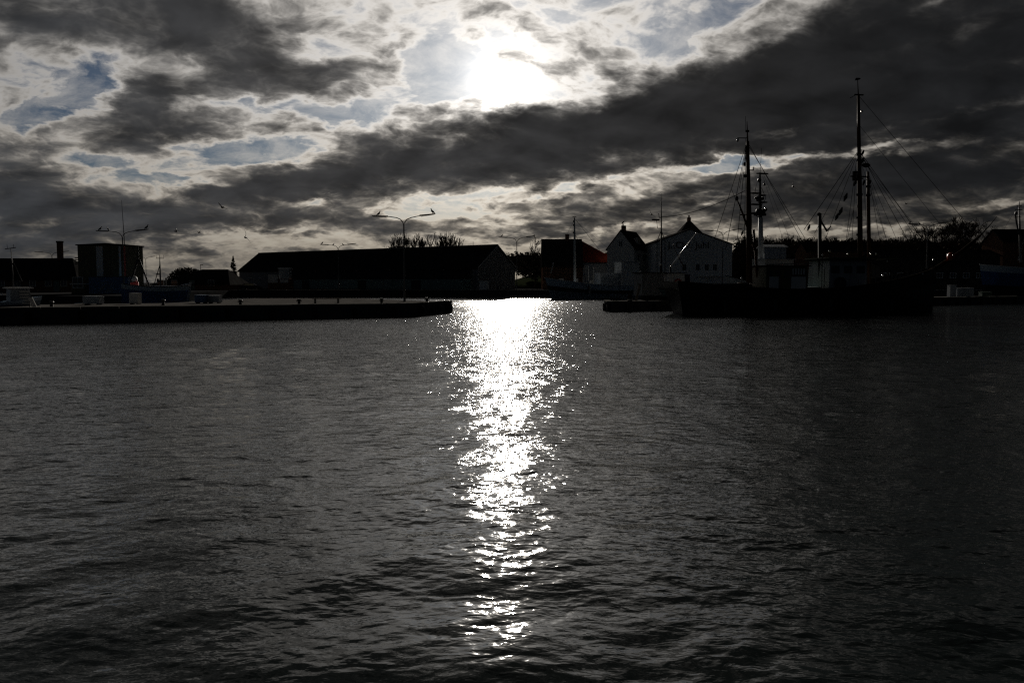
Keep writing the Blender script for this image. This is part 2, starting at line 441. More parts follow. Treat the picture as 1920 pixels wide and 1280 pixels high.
def hill(name, x0, x1, y0, y1, prof, m=GRASSY):
    nx, ny = 70, 14; p = []; f = []
    for j in range(ny):
        v = j / (ny - 1)
        for i in range(nx):
            u = i / (nx - 1); x = x0 + (x1 - x0) * u; y = y0 + (y1 - y0) * v
            h = prof(u) * (math.sin(min(v * 1.6, 1) * math.pi / 2) ** 1.4) * (1 + .05 * math.sin(x * .07 + y * .05))
            p.append((x, y, QZ - .3 + h))
    for j in range(ny - 1):
        for i in range(nx - 1): f.append((j * nx + i, j * nx + i + 1, (j + 1) * nx + i + 1, (j + 1) * nx + i))
    b = MB(); b.poly(p, f); ob = b.build(name, m, smooth=True); ob['kind'] = 'structure'; return ob
hill('hill', -10, 420, 235, 420, lambda u: 13.5 * min(1, u * 9) * (.92 + .1 * math.sin(u * 17)))

# ------------------------------------------------------------------ piers
def pier(name, label, front, back, z, posts):
    p = thing(name, label, 'pier')
    ol = front + back
    poly_block(ol, -3, z).build('pier_wall', CONCRETE, p)
    edge_blocks(p, front, z + .003, step=2.6)
    proto = None
    for (ax, ay), (bx, by) in zip(front[:-1], front[1:]):
        L = math.hypot(bx - ax, by - ay); n = max(1, int(L / posts)); ang = math.atan2(by - ay, bx - ax)
        for i in range(n):
            if proto is None:
                proto = MB().box(-.15, .15, -.30, -.004, -2, z - .12).build('fender_post', TIMBER, p, bevel=.03); q = proto
            else: q = proto.copy(); COL.objects.link(q)
            q.matrix_local = Matrix.Translation((ax + (bx - ax) * (i + .5) / n, ay + (by - ay) * (i + .5) / n, random.uniform(-.06, .06))) @ Matrix.Rotation(ang, 4, 'Z')
    return p
PZ = 1.03
LF = [(-75, 41.6), (X(772, 73.7), 73.7), (X(847, 84.4), 84.4)]
pl = pier('pier', 'long low concrete pier reaching in from the left, ending left of the glitter path', LF, [(-9.5, 89.5), (-20, 104), (-32.5, 104), (-33.5, 79.6), (-75, 58)], PZ, 3.4)
RF = [(X(1137, 89.5), 91.5), (X(1140, 86.5), 87.0), (X(1150, 86), 86.0), (X(1300, 90), 90.5), (80, 122.5), (150, 140)]
pr = pier('pier', 'dark pier with a blunt timbered end reaching in from the right behind the two-masted ship', RF, [(150, 150), (78, 131), (15, 98), (X(1145, 96), 96)], .92, 2.6)
for side, pp in ((0, pl),):
    for i in range(7):        # tyres hung on the end of the left pier
        x0, y0 = LF[1]; x1, y1 = LF[2]; t = (i + .5) / 7
        if i in (1, 3, 4, 6):
            b = MB().ring((0, 0, 0), .36, .13, 'y', 14, 6).build('tyre_fender', RUBBER, pp, smooth=True)
            b.matrix_local = Matrix.Translation((x0 + (x1 - x0) * t - .05 + .18, y0 + (y1 - y0) * t - .14, .42)) @ Matrix.Rotation(math.atan2(y1 - y0, x1 - x0), 4, 'Z')

# ------------------------------------------------------------------ buildings
def windows(parent, spots, w, h, y, frame=WHITE, name='window'):
    """windows on a wall facing local -y: frame with a recessed pane"""
    for (x, z) in spots:
        t = .09
        f = MB()
        f.box(x - w / 2, x + w / 2, y - .05, y + .03, z, z + t).box(x - w / 2, x + w / 2, y - .05, y + .03, z + h - t, z + h)
        f.box(x - w / 2, x - w / 2 + t, y - .05, y + .03, z + t, z + h - t).box(x + w / 2 - t, x + w / 2, y - .05, y + .03, z + t, z + h - t)
        f.box(x - .03, x + .03, y - .045, y + .03, z + t, z + h - t)
        fo = f.build(name, frame, parent)
        MB().box(x - w / 2 + t, x + w / 2 - t, y - .02, y + .02, z + t, z + h - t).build('pane', GLASS, fo)
def gable_walls(L, W, eave, ridge):
    """walls of a house, long side L along x centred, gables at both ends"""
    b = MB()
    o_ = [(-W / 2, 0), (W / 2, 0), (W / 2, eave), (0, ridge), (-W / 2, eave)]
    b.prism(o_, -L / 2, L / 2, 'x'); return b
def gable_roof(L, W, eave, ridge, over=.4, th=.22, ov_end=.3):
    s_ = (ridge - eave) / (W / 2); e = W / 2 + over; ze = ridge - s_ * e
    u = .03
    o_ = [(-e, ze + u), (0, ridge + u), (e, ze + u), (e, ze + th + u), (0, ridge + th * 1.25 + u), (-e, ze + th + u)]
    b = MB(); b.prism(o_, -L / 2 - ov_end, L / 2 + ov_end, 'x'); return b

# -- long warehouse behind the left pier
A = Vector((X(932, 187), 187, 0)); Bq = Vector((X(487, 240), 240, 0))
mid = (A + Bq) / 2; axis = (A - Bq); Lw = axis.length; ang = math.atan2(axis.y, axis.x)
RW = Z(462, 187); EW, WW = RW - 4.9, 13.6
wh = thing('warehouse', 'long dark warehouse with a low gabled roof and teal lean-to behind the left pier', 'warehouse', (mid.x, mid.y, QZ), ang)
gable_walls(Lw, WW, EW - QZ, RW - QZ).build('wall', GREYCLAD, wh)
gable_roof(Lw, WW, EW - QZ, RW - QZ).build('roof', DARKROOF, wh)
MB().tube([(-Lw / 2 - .3, 0, RW - QZ + .34), (Lw / 2 + .3, 0, RW - QZ + .34)], .16, 8).build('ridge_cap', STEEL, wh)
e_ = RW - QZ; s_ = (RW - EW) / (WW / 2)
for sx in (-1, 1):
    for sy in (-1, 1):
        MB().poly([(sx * (Lw / 2 + .303), 0, e_ + .05), (sx * (Lw / 2 + .303), sy * (WW / 2 + .4), e_ - s_ * (WW / 2 + .4) + .05), (sx * (Lw / 2 + .303), sy * (WW / 2 + .4), e_ - s_ * (WW / 2 + .4) + .36), (sx * (Lw / 2 + .303), 0, e_ + .36),
                   (sx * (Lw / 2 + .36), 0, e_ + .05), (sx * (Lw / 2 + .36), sy * (WW / 2 + .4), e_ - s_ * (WW / 2 + .4) + .05), (sx * (Lw / 2 + .36), sy * (WW / 2 + .4), e_ - s_ * (WW / 2 + .4) + .36), (sx * (Lw / 2 + .36), 0, e_ + .36)],
                  [(0, 1, 2, 3), (4, 5, 6, 7), (0, 1, 5, 4), (1, 2, 6, 5), (2, 3, 7, 6), (3, 0, 4, 7)]).build('verge_board', OFFWHITE, wh)
lx0, lx1 = -Lw / 2 + 20, Lw / 2 - 2
le = EW - QZ - .5
MB().box(lx0, lx1, -WW / 2 - 3.4, -WW / 2 - .02, 0, le - 1.9).build('lean_to_wall', TEAL, wh)
MB().poly([(lx0 - .3, -WW / 2 - 3.7, le - 1.9), (lx1 + .3, -WW / 2 - 3.7, le - 1.9), (lx1 + .3, -WW / 2 - .03, le), (lx0 - .3, -WW / 2 - .03, le),
           (lx0 - .3, -WW / 2 - 3.7, le - 1.7), (lx1 + .3, -WW / 2 - 3.7, le - 1.7), (lx1 + .3, -WW / 2 - .03, le + .2), (lx0 - .3, -WW / 2 - .03, le + .2)],
          [(0, 1, 2, 3), (4, 5, 6, 7), (0, 1, 5, 4), (1, 2, 6, 5), (2, 3, 7, 6), (3, 0, 4, 7)]).build('lean_to_roof', DARKROOF, wh)
n = 22
for i in range(n):      # cladding sheets of the lean-to, each a panel with its own edge
    x0 = lx0 + (lx1 - lx0) * i / n; x1 = lx0 + (lx1 - lx0) * (i + 1) / n
    if i in (4, 11, 17): continue
    MB().box(x0 + .03, x1 - .03, -WW / 2 - 3.46, -WW / 2 - 3.405, .15, le - 2.05).build('cladding_panel', TEAL, wh)
for i in (4, 11, 17):
    x0 = lx0 + (lx1 - lx0) * i / n; x1 = lx0 + (lx1 - lx0) * (i + 1) / n
    MB().box(x0 + .05, x1 - .05, -WW / 2 - 3.44, -WW / 2 - 3.405, .02, le - 2.2).build('sliding_door', DARKSTEEL, wh)
windows(wh, [(-Lw / 2 + 5, 1.6), (-Lw / 2 + 9.5, 1.6), (-Lw / 2 + 14, 1.6)], 1.6, 1.3, -WW / 2)
MB().tube([(Lw * .42, 0, RW - QZ), (Lw * .42, 0, RW - QZ + 1.3)], .05, 6).build('vent_pipe', STEEL, wh)

# small hut with a pale cap at the left end of the warehouse
Yh = 182
hx = X(527, Yh)
ht = thing('loading_hut', 'small hut with a pale flat cap and two pale panels beside the warehouse', 'hut', (hx, Yh, QZ))
wd = 22 / FPX * Yh
MB().box(-wd, wd * .9, -1.2, 1.6, 0, Z(523, Yh) - QZ).build('wall', BRICK, ht)
MB().box(-.2, wd * .8, -1., 1., Z(523, Yh) - QZ + .003, Z(505, Yh) - QZ).build('upper_storey', GREYPAINT, ht)
MB().box(-.35, wd * .8 + .15, -1.2, 1.2, Z(505, Yh) - QZ + .003, Z(502, Yh) - QZ).build('roof', WHITE, ht)
for x0, x1 in ((-wd * .95, -.4), (.1, wd * .75)):
    MB().box(x0, x1, -1.26, -1.203, Z(530, Yh) - QZ, Z(515, Yh) - QZ if x0 < 0 else Z(524, Yh) - QZ).build('panel', OFFWHITE, ht)

# low hipped shed left of the warehouse
Ys = 176
sx0, sx1 = X(306, Ys), X(452, Ys); ez, rz_ = Z(534, Ys) + 0, Z(505, Ys)
sh = thing('shed', 'low dark shed with a hipped roof between the spruce and the boats', 'shed', ((sx0 + sx1) / 2, Ys, QZ))
hw = (sx1 - sx0) / 2; dpt = 7.
MB().box(-hw + .5, hw - .5, -dpt + .5, dpt - .5, 0, ez - QZ).build('wall', BRICK, sh)
rl, rr = X(380, Ys) - (sx0 + sx1) / 2, X(428, Ys) - (sx0 + sx1) / 2
MB().poly([(-hw, -dpt, ez - QZ + .01), (hw, -dpt, ez - QZ + .01), (hw, dpt, ez - QZ + .01), (-hw, dpt, ez - QZ + .01), (rl, 0, rz_ - QZ), (rr, 0, rz_ - QZ)],
          [(0, 1, 5, 4), (1, 2, 5), (2, 3, 4, 5), (3, 0, 4), (3, 2, 1, 0)]).build('roof', DARKROOF, sh)
windows(sh, [(-hw + 2.2, .9), (-hw + 5, .9), (hw - 4, .9)], 1.3, 1.2, -dpt + .5)
MB().box(-.2, .9, -dpt + .42, -dpt + .49, .02, 2.1).build('door', TEAL, sh)

# house with chimney on the far left
Yl = 138
hx0, hx1 = X(-60, Yl), X(116, Yl)
lh = thing('house', 'long house with dark roof, brick walls and a tall chimney at the far left', 'house', ((hx0 + hx1) / 2, Yl + 4, QZ))
Lh = hx1 - hx0; rz2 = Z(484, Yl + 4) - QZ; ez2 = Z(530, Yl) - QZ + .4
MB().box(-Lh / 2, Lh / 2 + 2.2, -4, 4, 0, ez2).build('wall', BRICK, lh)
MB().poly([(-Lh / 2 - .3, -4.5, ez2), (Lh / 2 + 2.9, -4.5, ez2), (Lh / 2 + 2.9, 4.5, ez2), (-Lh / 2 - .3, 4.5, ez2), (-Lh / 2 - .3, 0, rz2), (Lh / 2 - .2, 0, rz2)],
          [(0, 1, 5, 4), (1, 2, 5), (2, 3, 4, 5), (3, 0, 4), (3, 2, 1, 0)]).build('roof', DARKROOF, lh)
cx = X(115, Yl + 4) - (hx0 + hx1) / 2
cb = MB().box(cx - .35, cx + .35, -.4, .4, rz2 - 1.5, Z(455, Yl + 4) - QZ).build('chimney', BRICK, lh)
MB().box(cx - .42, cx + .42, -.47, .47, Z(455, Yl + 4) - QZ + .003, Z(453, Yl + 4) - QZ + .1).build('cap', CONCRETE2, cb)
windows(lh, [(-Lh / 2 + 3 + i * 2.6, .9) for i in range(6)], 1.1, 1.3, -4)
MB().box(Lh / 2 - 1.4, Lh / 2 - .4, -4.07, -4.004, .02, 2.1).build('door', TEAL, lh)

# tall box building with vertical pale strips, on the left quay
Yk = 118
bx0, bx1 = X(143, Yk), X(238, Yk)
kb = thing('tower_block', 'tall olive box building with pale vertical strips and a whip antenna', 'building', ((bx0 + bx1) / 2, Yk, QZ), R(-6))
hk = (bx1 - bx0) / 2 * .96; tk = Z(460, Yk) - QZ
MB().box(-hk, hk, -.01, 5, 0, tk).build('wall', OLIVE, kb)
MB().prism([(-hk - .15, tk + .003), (hk + .15, tk + .003), (hk + .15, tk + .12), (.9, tk + .32), (-hk - .15, tk + .14)], -.25, 5.2, 'y').build('roof', DARKROOF, kb)
for a_, b_ in ((182, 195), (227, 231)):
    MB().box(X(a_, Yk) - (bx0 + bx1) / 2, X(b_, Yk) - (bx0 + bx1) / 2, -.07, -.014, Z(519, Yk) - QZ, tk - .12).build('pale_strip', OFFWHITE, kb)
for i in range(7):
    x0 = -hk + .05 + i * (2 * hk - .1) / 7
    x1 = x0 + (2 * hk - .1) / 7
    if not (X(180, Yk) - (bx0 + bx1) / 2 - .4 < (x0 + x1) / 2 < X(197, Yk) - (bx0 + bx1) / 2 + .4):
        MB().box(x0 + .02, x1 - .02, -.045, -.013, Z(517, Yk) - QZ, tk - .06).build('cladding_panel', OLIVE, kb)
MB().box(hk + .004, hk + .10, -.1, .3, Z(520, Yk) - QZ, tk - .1).build('corner_strip', REDPAINT, kb)
for i in range(4):
    MB().box(-hk - .55, -hk - .004, .1, .5, Z(495, Yk) - QZ + i * .28, Z(495, Yk) - QZ + i * .28 + .14).build('louvre', DARKSTEEL, kb)
MB().tube([(hk - .15, .5, tk - 3), (hk - .15, .5, tk + 1.2), (hk - .35, .5, tk + 6.4)], [.09, .055, .018], 6).build('whip_antenna', STEEL, kb)
# blue panelled trailer in front of it
Yt = 112
tx0, tx1 = X(166, Yt), X(240, Yt)
tr = thing('trailer', 'dark blue box trailer with a pale leaf emblem, parked below the tall box building', 'trailer', ((tx0 + tx1) / 2, Yt, QZ))
wt = (tx1 - tx0) / 2; tz0, tz1 = Z(557, Yt) - QZ + .35, Z(519, Yt) - QZ
MB().box(-wt, wt, 0, 2.4, tz0, tz1).build('body', BLUETARP, tr, bevel=.05)
MB().box(-wt - .04, wt + .04, -.04, 2.44, tz1 + .003, tz1 + .1).build('roof_rail', STEEL, tr)
MB().box(-wt - .02, wt + .02, -.05, -.005, tz0 + .02, tz0 + .14).build('side_rail', CONCRETE2, tr)
for wx in (-wt * .6, -wt * .3, wt * .65):
    w_ = MB(); w_.tube([(wx, .1, .42), (wx, .4, .42)], .42, 16); w_ = w_.build('wheel', RUBBER, tr)
    MB().tube([(wx, .085, .42), (wx, .099, .42)], .2, 12).build('rim', STEEL, w_)
em = MB()
for (x0, z0, x1, z1, w0) in ((-1.4, .35, -.15, 1.55, .22), (-.5, .25, .75, .95, .26), (.15, 1.1, .7, 1.75, .14), (-1.2, 1.35, -.3, 1.75, .1)):
    dx, dz = x1 - x0, z1 - z0; l_ = math.hypot(dx, dz); nx_, nz_ = -dz / l_ * w0, dx / l_ * w0
    em.prism([(x0, tz0 + z0), (x0 + dx * .35 + nx_, tz0 + z0 + dz * .35 + nz_), (x1, tz0 + z1), (x0 + dx * .55 - nx_, tz0 + z0 + dz * .55 - nz_)], -.012, -.004, 'y')
em.build('emblem', SLATEBLUE, tr)
# porch with a pale frame between house and box
pc = thing('porch', 'small glazed porch with a pale frame between the chimney house and the blue trailer', 'porch', (X(146, 116), 116, QZ))
MB().box(-.95, .95, 0, 1.8, 0, Z(533, 116) - QZ).build('wall', OLIVE, pc)
MB().box(-1.1, 1.1, -.15, 1.9, Z(533, 116) - QZ + .003, Z(531, 116) - QZ).build('roof', OFFWHITE, pc)
windows(pc, [(0, .75)], 1.5, 1.6, 0, OFFWHITE)

# house with the red roof, mid right
Yr = 196
rh = thing('house', 'dark house with one chimney and a red tiled side roof above the grey fishing boat', 'house', (X(1055, Yr), Yr + 5, QZ))
lx, rx = X(1016, Yr) - X(1055, Yr), X(1094, Yr) - X(1055, Yr)
rzz, ezz = Z(448, Yr + 5) - QZ, Z(498, Yr) - QZ
MB().box(lx + .2, rx - .2, -5, 5, 0, ezz).build('wall', BRICK, rh)
b = MB(); b.prism([(-5.5, ezz - .1), (0, rzz), (5.5, ezz - .1), (5.5, ezz - .35), (-5.5, ezz - .35)], lx, rx, 'x'); b.build('roof', DARKROOF, rh)
cc = X(1063, Yr + 5) - X(1055, Yr)
ch = MB().box(cc - .45, cc + .45, -.4, .4, rzz - .6, rzz + 1.0).build('chimney', BRICK, rh)
MB().box(cc - .52, cc + .52, -.47, .47, rzz + 1.003, rzz + 1.12).build('cap', CONCRETE2, ch)
wx1 = X(1163, Yr) - X(1055, Yr)
MB().box(rx + .01, wx1 - .8, -4.2, 4.2, 0, Z(493, Yr) - QZ).build('side_wall', OFFWHITE, rh)
zt, zb = Z(450, Yr) - QZ, Z(492, Yr) - QZ
MB().poly([(rx + .015, -.3, zt), (rx + .015, .3, zt), (rx + .015, -4.8, zb), (rx + .015, 4.8, zb), (wx1, -4.8, zb), (wx1, 4.8, zb), (wx1, -.3, zb + .55), (wx1, .3, zb + .55)],
          [(0, 2, 4, 6), (1, 7, 5, 3), (0, 6, 7, 1), (2, 3, 5, 4), (0, 1, 3, 2), (4, 5, 7, 6)]).build('side_roof', REDTILE, rh)
windows(rh, [(lx + 1.8, 1.2), (lx + 4.6, 1.2), (rx - 1.8, 1.2)], 1.2, 1.4, -5)
windows(rh, [(rx + 2.0, 1.0), (rx + 5, 1.0)], 1.2, 1.3, -4.2)

# white gabled house
Yg = 192
gh = thing('house', 'white house with steep gable and a gull on its chimney beside the lettered warehouse', 'house', (X(1163, Yg), Yg, QZ), R(-28))
zr, ze = Z(433, Yg) - QZ, Z(466, Yg) - QZ
Wg = 6.6; Lg = 10.5
b = MB(); b.prism([(-Wg / 2, 0), (Wg / 2, 0), (Wg / 2, ze), (0, zr), (-Wg / 2, ze)], 0, Lg, 'y'); b.build('wall', OFFWHITE, gh)
s2 = (zr - ze) / (Wg / 2); ee = Wg / 2 + .35
b = MB(); b.prism([(-ee, zr - s2 * ee + .03), (0, zr + .03), (ee, zr - s2 * ee + .03), (ee, zr - s2 * ee + .28), (0, zr + .32), (-ee, zr - s2 * ee + .28)], -.15, Lg + .2, 'y'); b.build('roof', DARKROOF, gh)
c3 = MB().box(-.5, .4, 1.6, 2.5, zr - 1, zr + 1.35).build('chimney', BRICK, gh)
MB().tube([(-.2, 2, zr + 1.35), (-.2, 2, zr + 1.75)], .16, 8).build('pot', BRICK, c3)
windows(gh, [(-1.3, 1.1), (1.3, 1.1), (-1.3, 4.2), (1.3, 4.2), (0, ze + .4)], .95, 1.35, 0)
for yy in (3, 7):
    w = MB().box(Wg / 2 + .004, Wg / 2 + .05, yy - .5, yy + .5, ze - 2.6, ze - 1.3).build('window', GLASS, gh)
dz = zr - s2 * 2.0
dm = MB().box(1.2, 2.6, 4.4, 6.2, dz - .6, dz + 1.0).build('dormer', OFFWHITE, gh)
MB().box(2.603, 2.64, 4.7, 5.9, dz - .2, dz + .8).build('pane', GLASS, dm)

# white lettered warehouse
Yj = 184
jx0, jx1 = X(1229, Yj), X(1372, Yj); jm = (jx0 + jx1) / 2; jw = (jx1 - jx0) / 2
jh = thing('warehouse', 'white gabled warehouse with the painted name J. Chr. Juhl across its front', 'warehouse', (jm, Yj, QZ))
pk = X(1292, Yj) - jm; zp, zl, zr3 = Z(431, Yj) - QZ, Z(455, Yj) - QZ, Z(459, Yj) - QZ
b = MB(); b.prism([(-jw, 0), (jw, 0), (jw, zr3), (pk, zp), (-jw, zl)], 0, 26, 'y'); b.build('wall', WHITE, jh)
b = MB(); b.prism([(-jw - .25, zl - .02), (pk, zp + .03), (jw + .25, zr3 - .05), (jw + .25, zr3 + .2), (pk, zp + .28), (-jw - .25, zl + .22)], -.2, 26.2, 'y'); b.build('roof', DARKROOF, jh)
def lettering(txt, width, m, parent, x, y, z, depth=.03, name='letter'):
    c = bpy.data.curves.new(name, 'FONT'); c.body = txt; c.extrude = depth; c.align_x = 'CENTER'; c.offset = .012; c.space_character = 1.06
    tmp = bpy.data.objects.new(name, c); COL.objects.link(tmp)
    dg = bpy.context.evaluated_depsgraph_get(); me = bpy.data.meshes.new_from_object(tmp.evaluated_get(dg))
    bpy.data.objects.remove(tmp); bpy.data.curves.remove(c)
    xs = [v.co.x for v in me.vertices]; s_ = width / (max(xs) - min(xs))
    for v in me.vertices: v.co = Vector((v.co.x * s_, v.co.z, v.co.y * s_))
    b_ = bmesh.new(); b_.from_mesh(me); bmesh.ops.recalc_face_normals(b_, faces=b_.faces); b_.to_mesh(me); b_.free()
    b_ = bmesh.new(); b_.from_mesh(me); bmesh.ops.remove_doubles(b_, verts=b_.verts, dist=1e-5); left = set(b_.verts)
    while left:                                    # every letter its own part
        st = [left.pop()]; isl = [st[0]]
        while st:
            for e_ in st.pop().link_edges:
                for v in e_.verts:
                    if v in left: left.discard(v); st.append(v); isl.append(v)
        idx = {v: i_ for i_, v in enumerate(isl)}; fs = {f for v in isl for f in v.link_faces}
        q_ = MB(); q_.poly([v.co for v in isl], [tuple(idx[v] for v in f.verts) for f in fs])
        q_.build(name, m, parent).location = (x, y, z)
    b_.free()
DKPAINT = mat('dark_sign_paint', (.02, .02, .024), .6, vary=.2)
lettering('J. Chr. Juhl', (1329 - 1252) / FPX * Yj, DKPAINT, jh, X(1290, Yj) - jm, -.035, Z(465, Yj) - QZ)
n = 17
for i in range(n):     # wall sheets between battens
    x = -jw + 2 * jw * (i + .5) / n
    top = (zl + (zp - zl) * (x + jw) / (pk + jw)) if x < pk else (zp + (zr3 - zp) * (x - pk) / (jw - pk))
    MB().box(x - .025, x + .025, -.022, -.003, .05, top - .25).build('batten', WHITE, jh)
windows(jh, [(-jw * .25, 4.2), (jw * .1, 4.2), (jw * .34, 4.2), (jw * .55, 4.2)], 1.0, 1.5, -.005)
MB().box(-jw * .45, -jw * .1, -.07, -.025, .02, 3.4).build('gate', DARKSTEEL, jh)
MB().box(jw * .05, jw * .75, -1.3, -.03, 2.9, 3.02).build('canopy', OFFWHITE, jh)

# steep roof with chimney behind it
Yp = 214
tw = thing('house', 'house with a steep dark roof and chimney behind the lettered warehouse', 'house', (X(1290, Yp), Yp, QZ))
zb_, zt_ = Z(441, Yp) - QZ, Z(415, Yp) - QZ
MB().box(-3.2, 3.2, -3.2, 3.2, 0, zb_ + .2).build('wall', BRICK, tw)
MB().poly([(-3.5, -3.5, zb_ - .3), (3.5, -3.5, zb_ - .3), (3.5, 3.5, zb_ - .3), (-3.5, 3.5, zb_ - .3), (-.45, -.45, zt_), (.45, -.45, zt_), (.45, .45, zt_), (-.45, .45, zt_)],
          [(0, 1, 5, 4), (1, 2, 6, 5), (2, 3, 7, 6), (3, 0, 4, 7), (4, 5, 6, 7), (3, 2, 1, 0)]).build('roof', DARKROOF, tw)
c4 = MB().box(-.42, .42, -.42, .42, zt_ + .003, Z(408, Yp) - QZ).build('chimney', BRICK, tw)
MB().tube([(0, 0, Z(408, Yp) - QZ), (0, 0, Z(404, Yp) - QZ)], .22, 8).build('pot', BRICK, c4)

# low buildings on the right
def shedbox(name, label, cat, px0, px1, Y, ytop, dep, wallm, roofm, nwin, rise=1.2):
    x0, x1 = X(px0, Y), X(px1, Y); t = thing(name, label, cat, ((x0 + x1) / 2, Y, QZ)); L = x1 - x0; h = Z(ytop, Y) - QZ
    gable_walls(L, dep, h - rise, h).build('wall', wallm, t); gable_roof(L, dep, h - rise, h).build('roof', roofm, t)
    windows(t, [(-L / 2 + L * (i + .5) / nwin, (h - rise) * .35) for i in range(nwin)], 1.3, 1.2, -dep / 2)
    return t
shedbox('shed', 'long low dark shed with a row of windows behind the ship\'s bow on the right', 'shed', 1632, 1850, 176, 471, 9, DARKROOF, DARKROOF, 9)
shedbox('kiosk', 'small pale building behind the white radar mast', 'building', 1426, 1466, 186, 461, 5, GREYPAINT, GREYPAINT, 2, .5)
shedbox('house', 'dark house on the rise at the right edge, behind the blue-bowed boat', 'house', 1858, 1990, 205, 432, 9, BRICK, DARKROOF, 4, 3.)
shedbox('house', 'low dark house on the hillside behind the tall foremast', 'house', 1500, 1640, 228, 455, 9, BRICK, DARKROOF, 4, 2.5)
tk_ = tag(MB().tube([(0, 0, 0), (0, 0, 1.9)], .95, 16).build('tank', WHITE), 'pale round tank on the far quay left of the grey fishing boat', 'tank')
tk_.location = (X(908, 168.5), 168.5, QZ)

# ------------------------------------------------------------------ trees
def bare_tree(seed, H, spread, twig=.06, levels=4):
    rd = random.Random(seed); tr_, cr = MB(), MB()
    def grow(p, d, L, r_, lv):
        pts = [p]; q = p.copy(); dd = d.copy()
        for i in range(3):
            dd = (dd + Vector((rd.uniform(-1, 1), rd.uniform(-1, 1), rd.uniform(-.2, .5))) * .16).normalized(); q = q + dd * L / 3; pts.append(q.copy())
        rr_ = [max(r_ * (1 - .18 * i), twig * .6) for i in range(4)]
        (tr_ if lv <= 1 else cr).tube(pts, rr_, 6 if lv <= 1 else 3, caps=False)
        if lv >= levels: return
        for i in range(rd.randint(3, 4) if lv else rd.randint(6, 8)):
            t = rd.uniform(.45, 1.) if lv else rd.uniform(.35, 1.)
            b0 = pts[0].lerp(pts[-1], t); b0 = pts[min(int(t * 3), 2)].lerp(pts[min(int(t * 3), 2) + 1], t * 3 - min(int(t * 3), 2))
            a = rd.uniform(0, 2 * math.pi); side = Vector((math.cos(a), math.sin(a), 0))
            nd = (dd * rd.uniform(.5, 1.) + side * spread * rd.uniform(.5, 1.) + Vector((0, 0, .32))).normalized()
            grow(b0, nd, L * rd.uniform(.52, .74), r_ * .5, lv + 1)
    grow(Vector((0, 0, 0)), Vector((0, 0, 1)), H * .42, H * .017, 0)
    return tr_, cr
_tm = {}
def plant_tree(seed, px, Y, ytop, label, group, base=None, spread=.9, H0=10., slim=1.):
    key = (seed, spread)
    if key not in _tm:
        a, b_ = bare_tree(seed, H0, spread)
        t_ = a.build('trunk', BARK, fix=False); c_ = b_.build('crown', BARK, fix=False)
        top = max(v.co.z for v in c_.data.vertices)
        _tm[key] = (t_.data, c_.data, top); bpy.data.objects.remove(t_); bpy.data.objects.remove(c_)
    tm, cm, top = _tm[key]
    base = QZ if base is None else base
    s_ = (Z(ytop, Y) - base) / top
    t = thing('bare_tree', label, 'tree', (X(px, Y, 450), Y, base), random.uniform(0, 6.3), group)
    t.scale = (s_ * slim, s_ * slim, s_)
    for nm, me in (('trunk', tm), ('crown', cm)):
        q = bpy.data.objects.new(nm, me); COL.objects.link(q); q.parent = t
G1 = 'bare trees behind the warehouse roof'
for i, (px, yt, lb) in enumerate([(734, 443, 'leftmost bare tree above the warehouse roof, left of the tall lamp'), (746, 438, 'bare tree just left of the tall double lamp pole'),
                                  (760, 437, 'bare tree directly behind the tall double lamp pole'), (773, 435, 'bare tree just right of the tall double lamp, its crown domed'), (786, 436, 'second bare tree right of the tall lamp, in the left clump'), (797, 440, 'last bare tree of the left clump above the warehouse roof'),
                                  (826, 438, 'bare tree on the left of the separate right clump above the warehouse roof'), (838, 434, 'bare tree left of the middle of the right clump above the warehouse roof'), (849, 434, 'bare tree right of the middle of the right clump above the warehouse roof'), (862, 440, 'bare tree on the right of the right clump above the warehouse roof')]):
    plant_tree(20 + i % 4, px, 262 + (i % 3) * 5, yt, lb, G1, spread=.62, slim=.74)
plant_tree(31, 1002, 250, 438, 'thin bare tree between the double lamp and the red-roofed house', None, spread=.8)
G2 = 'bare trees on the ridge at the right'
hz = 11.5
names = ['lowest', 'second', 'third', 'fourth', 'fifth', 'sixth', 'seventh', 'eighth', 'ninth', 'tenth']
for i, (px, yt) in enumerate([(1712, 430), (1738, 420), (1760, 414), (1778, 405), (1793, 402), (1808, 405), (1822, 411), (1838, 416), (1868, 424), (1892, 428)]):
    plant_tree(20 + (i * 3) % 4, px, 300 + (i * 7) % 20, yt, ['small bare tree at the left end of the ridge row, under the lamp', 'second bare tree of the ridge row from the left, beside the lamp', 'third bare tree of the ridge row from the left', 'bare tree left of the tallest one on the ridge',
               'tallest bare tree on the ridge, its crown spreading above the row', 'bare tree right of the tallest one on the ridge', 'second bare tree right of the tallest on the ridge', 'bare tree where the ridge row starts to drop to the right', 'small bare tree beside the far right house roof', 'small bare tree behind the mast at the right edge'][i], G2, base=hz, spread=1.05, slim=.9)
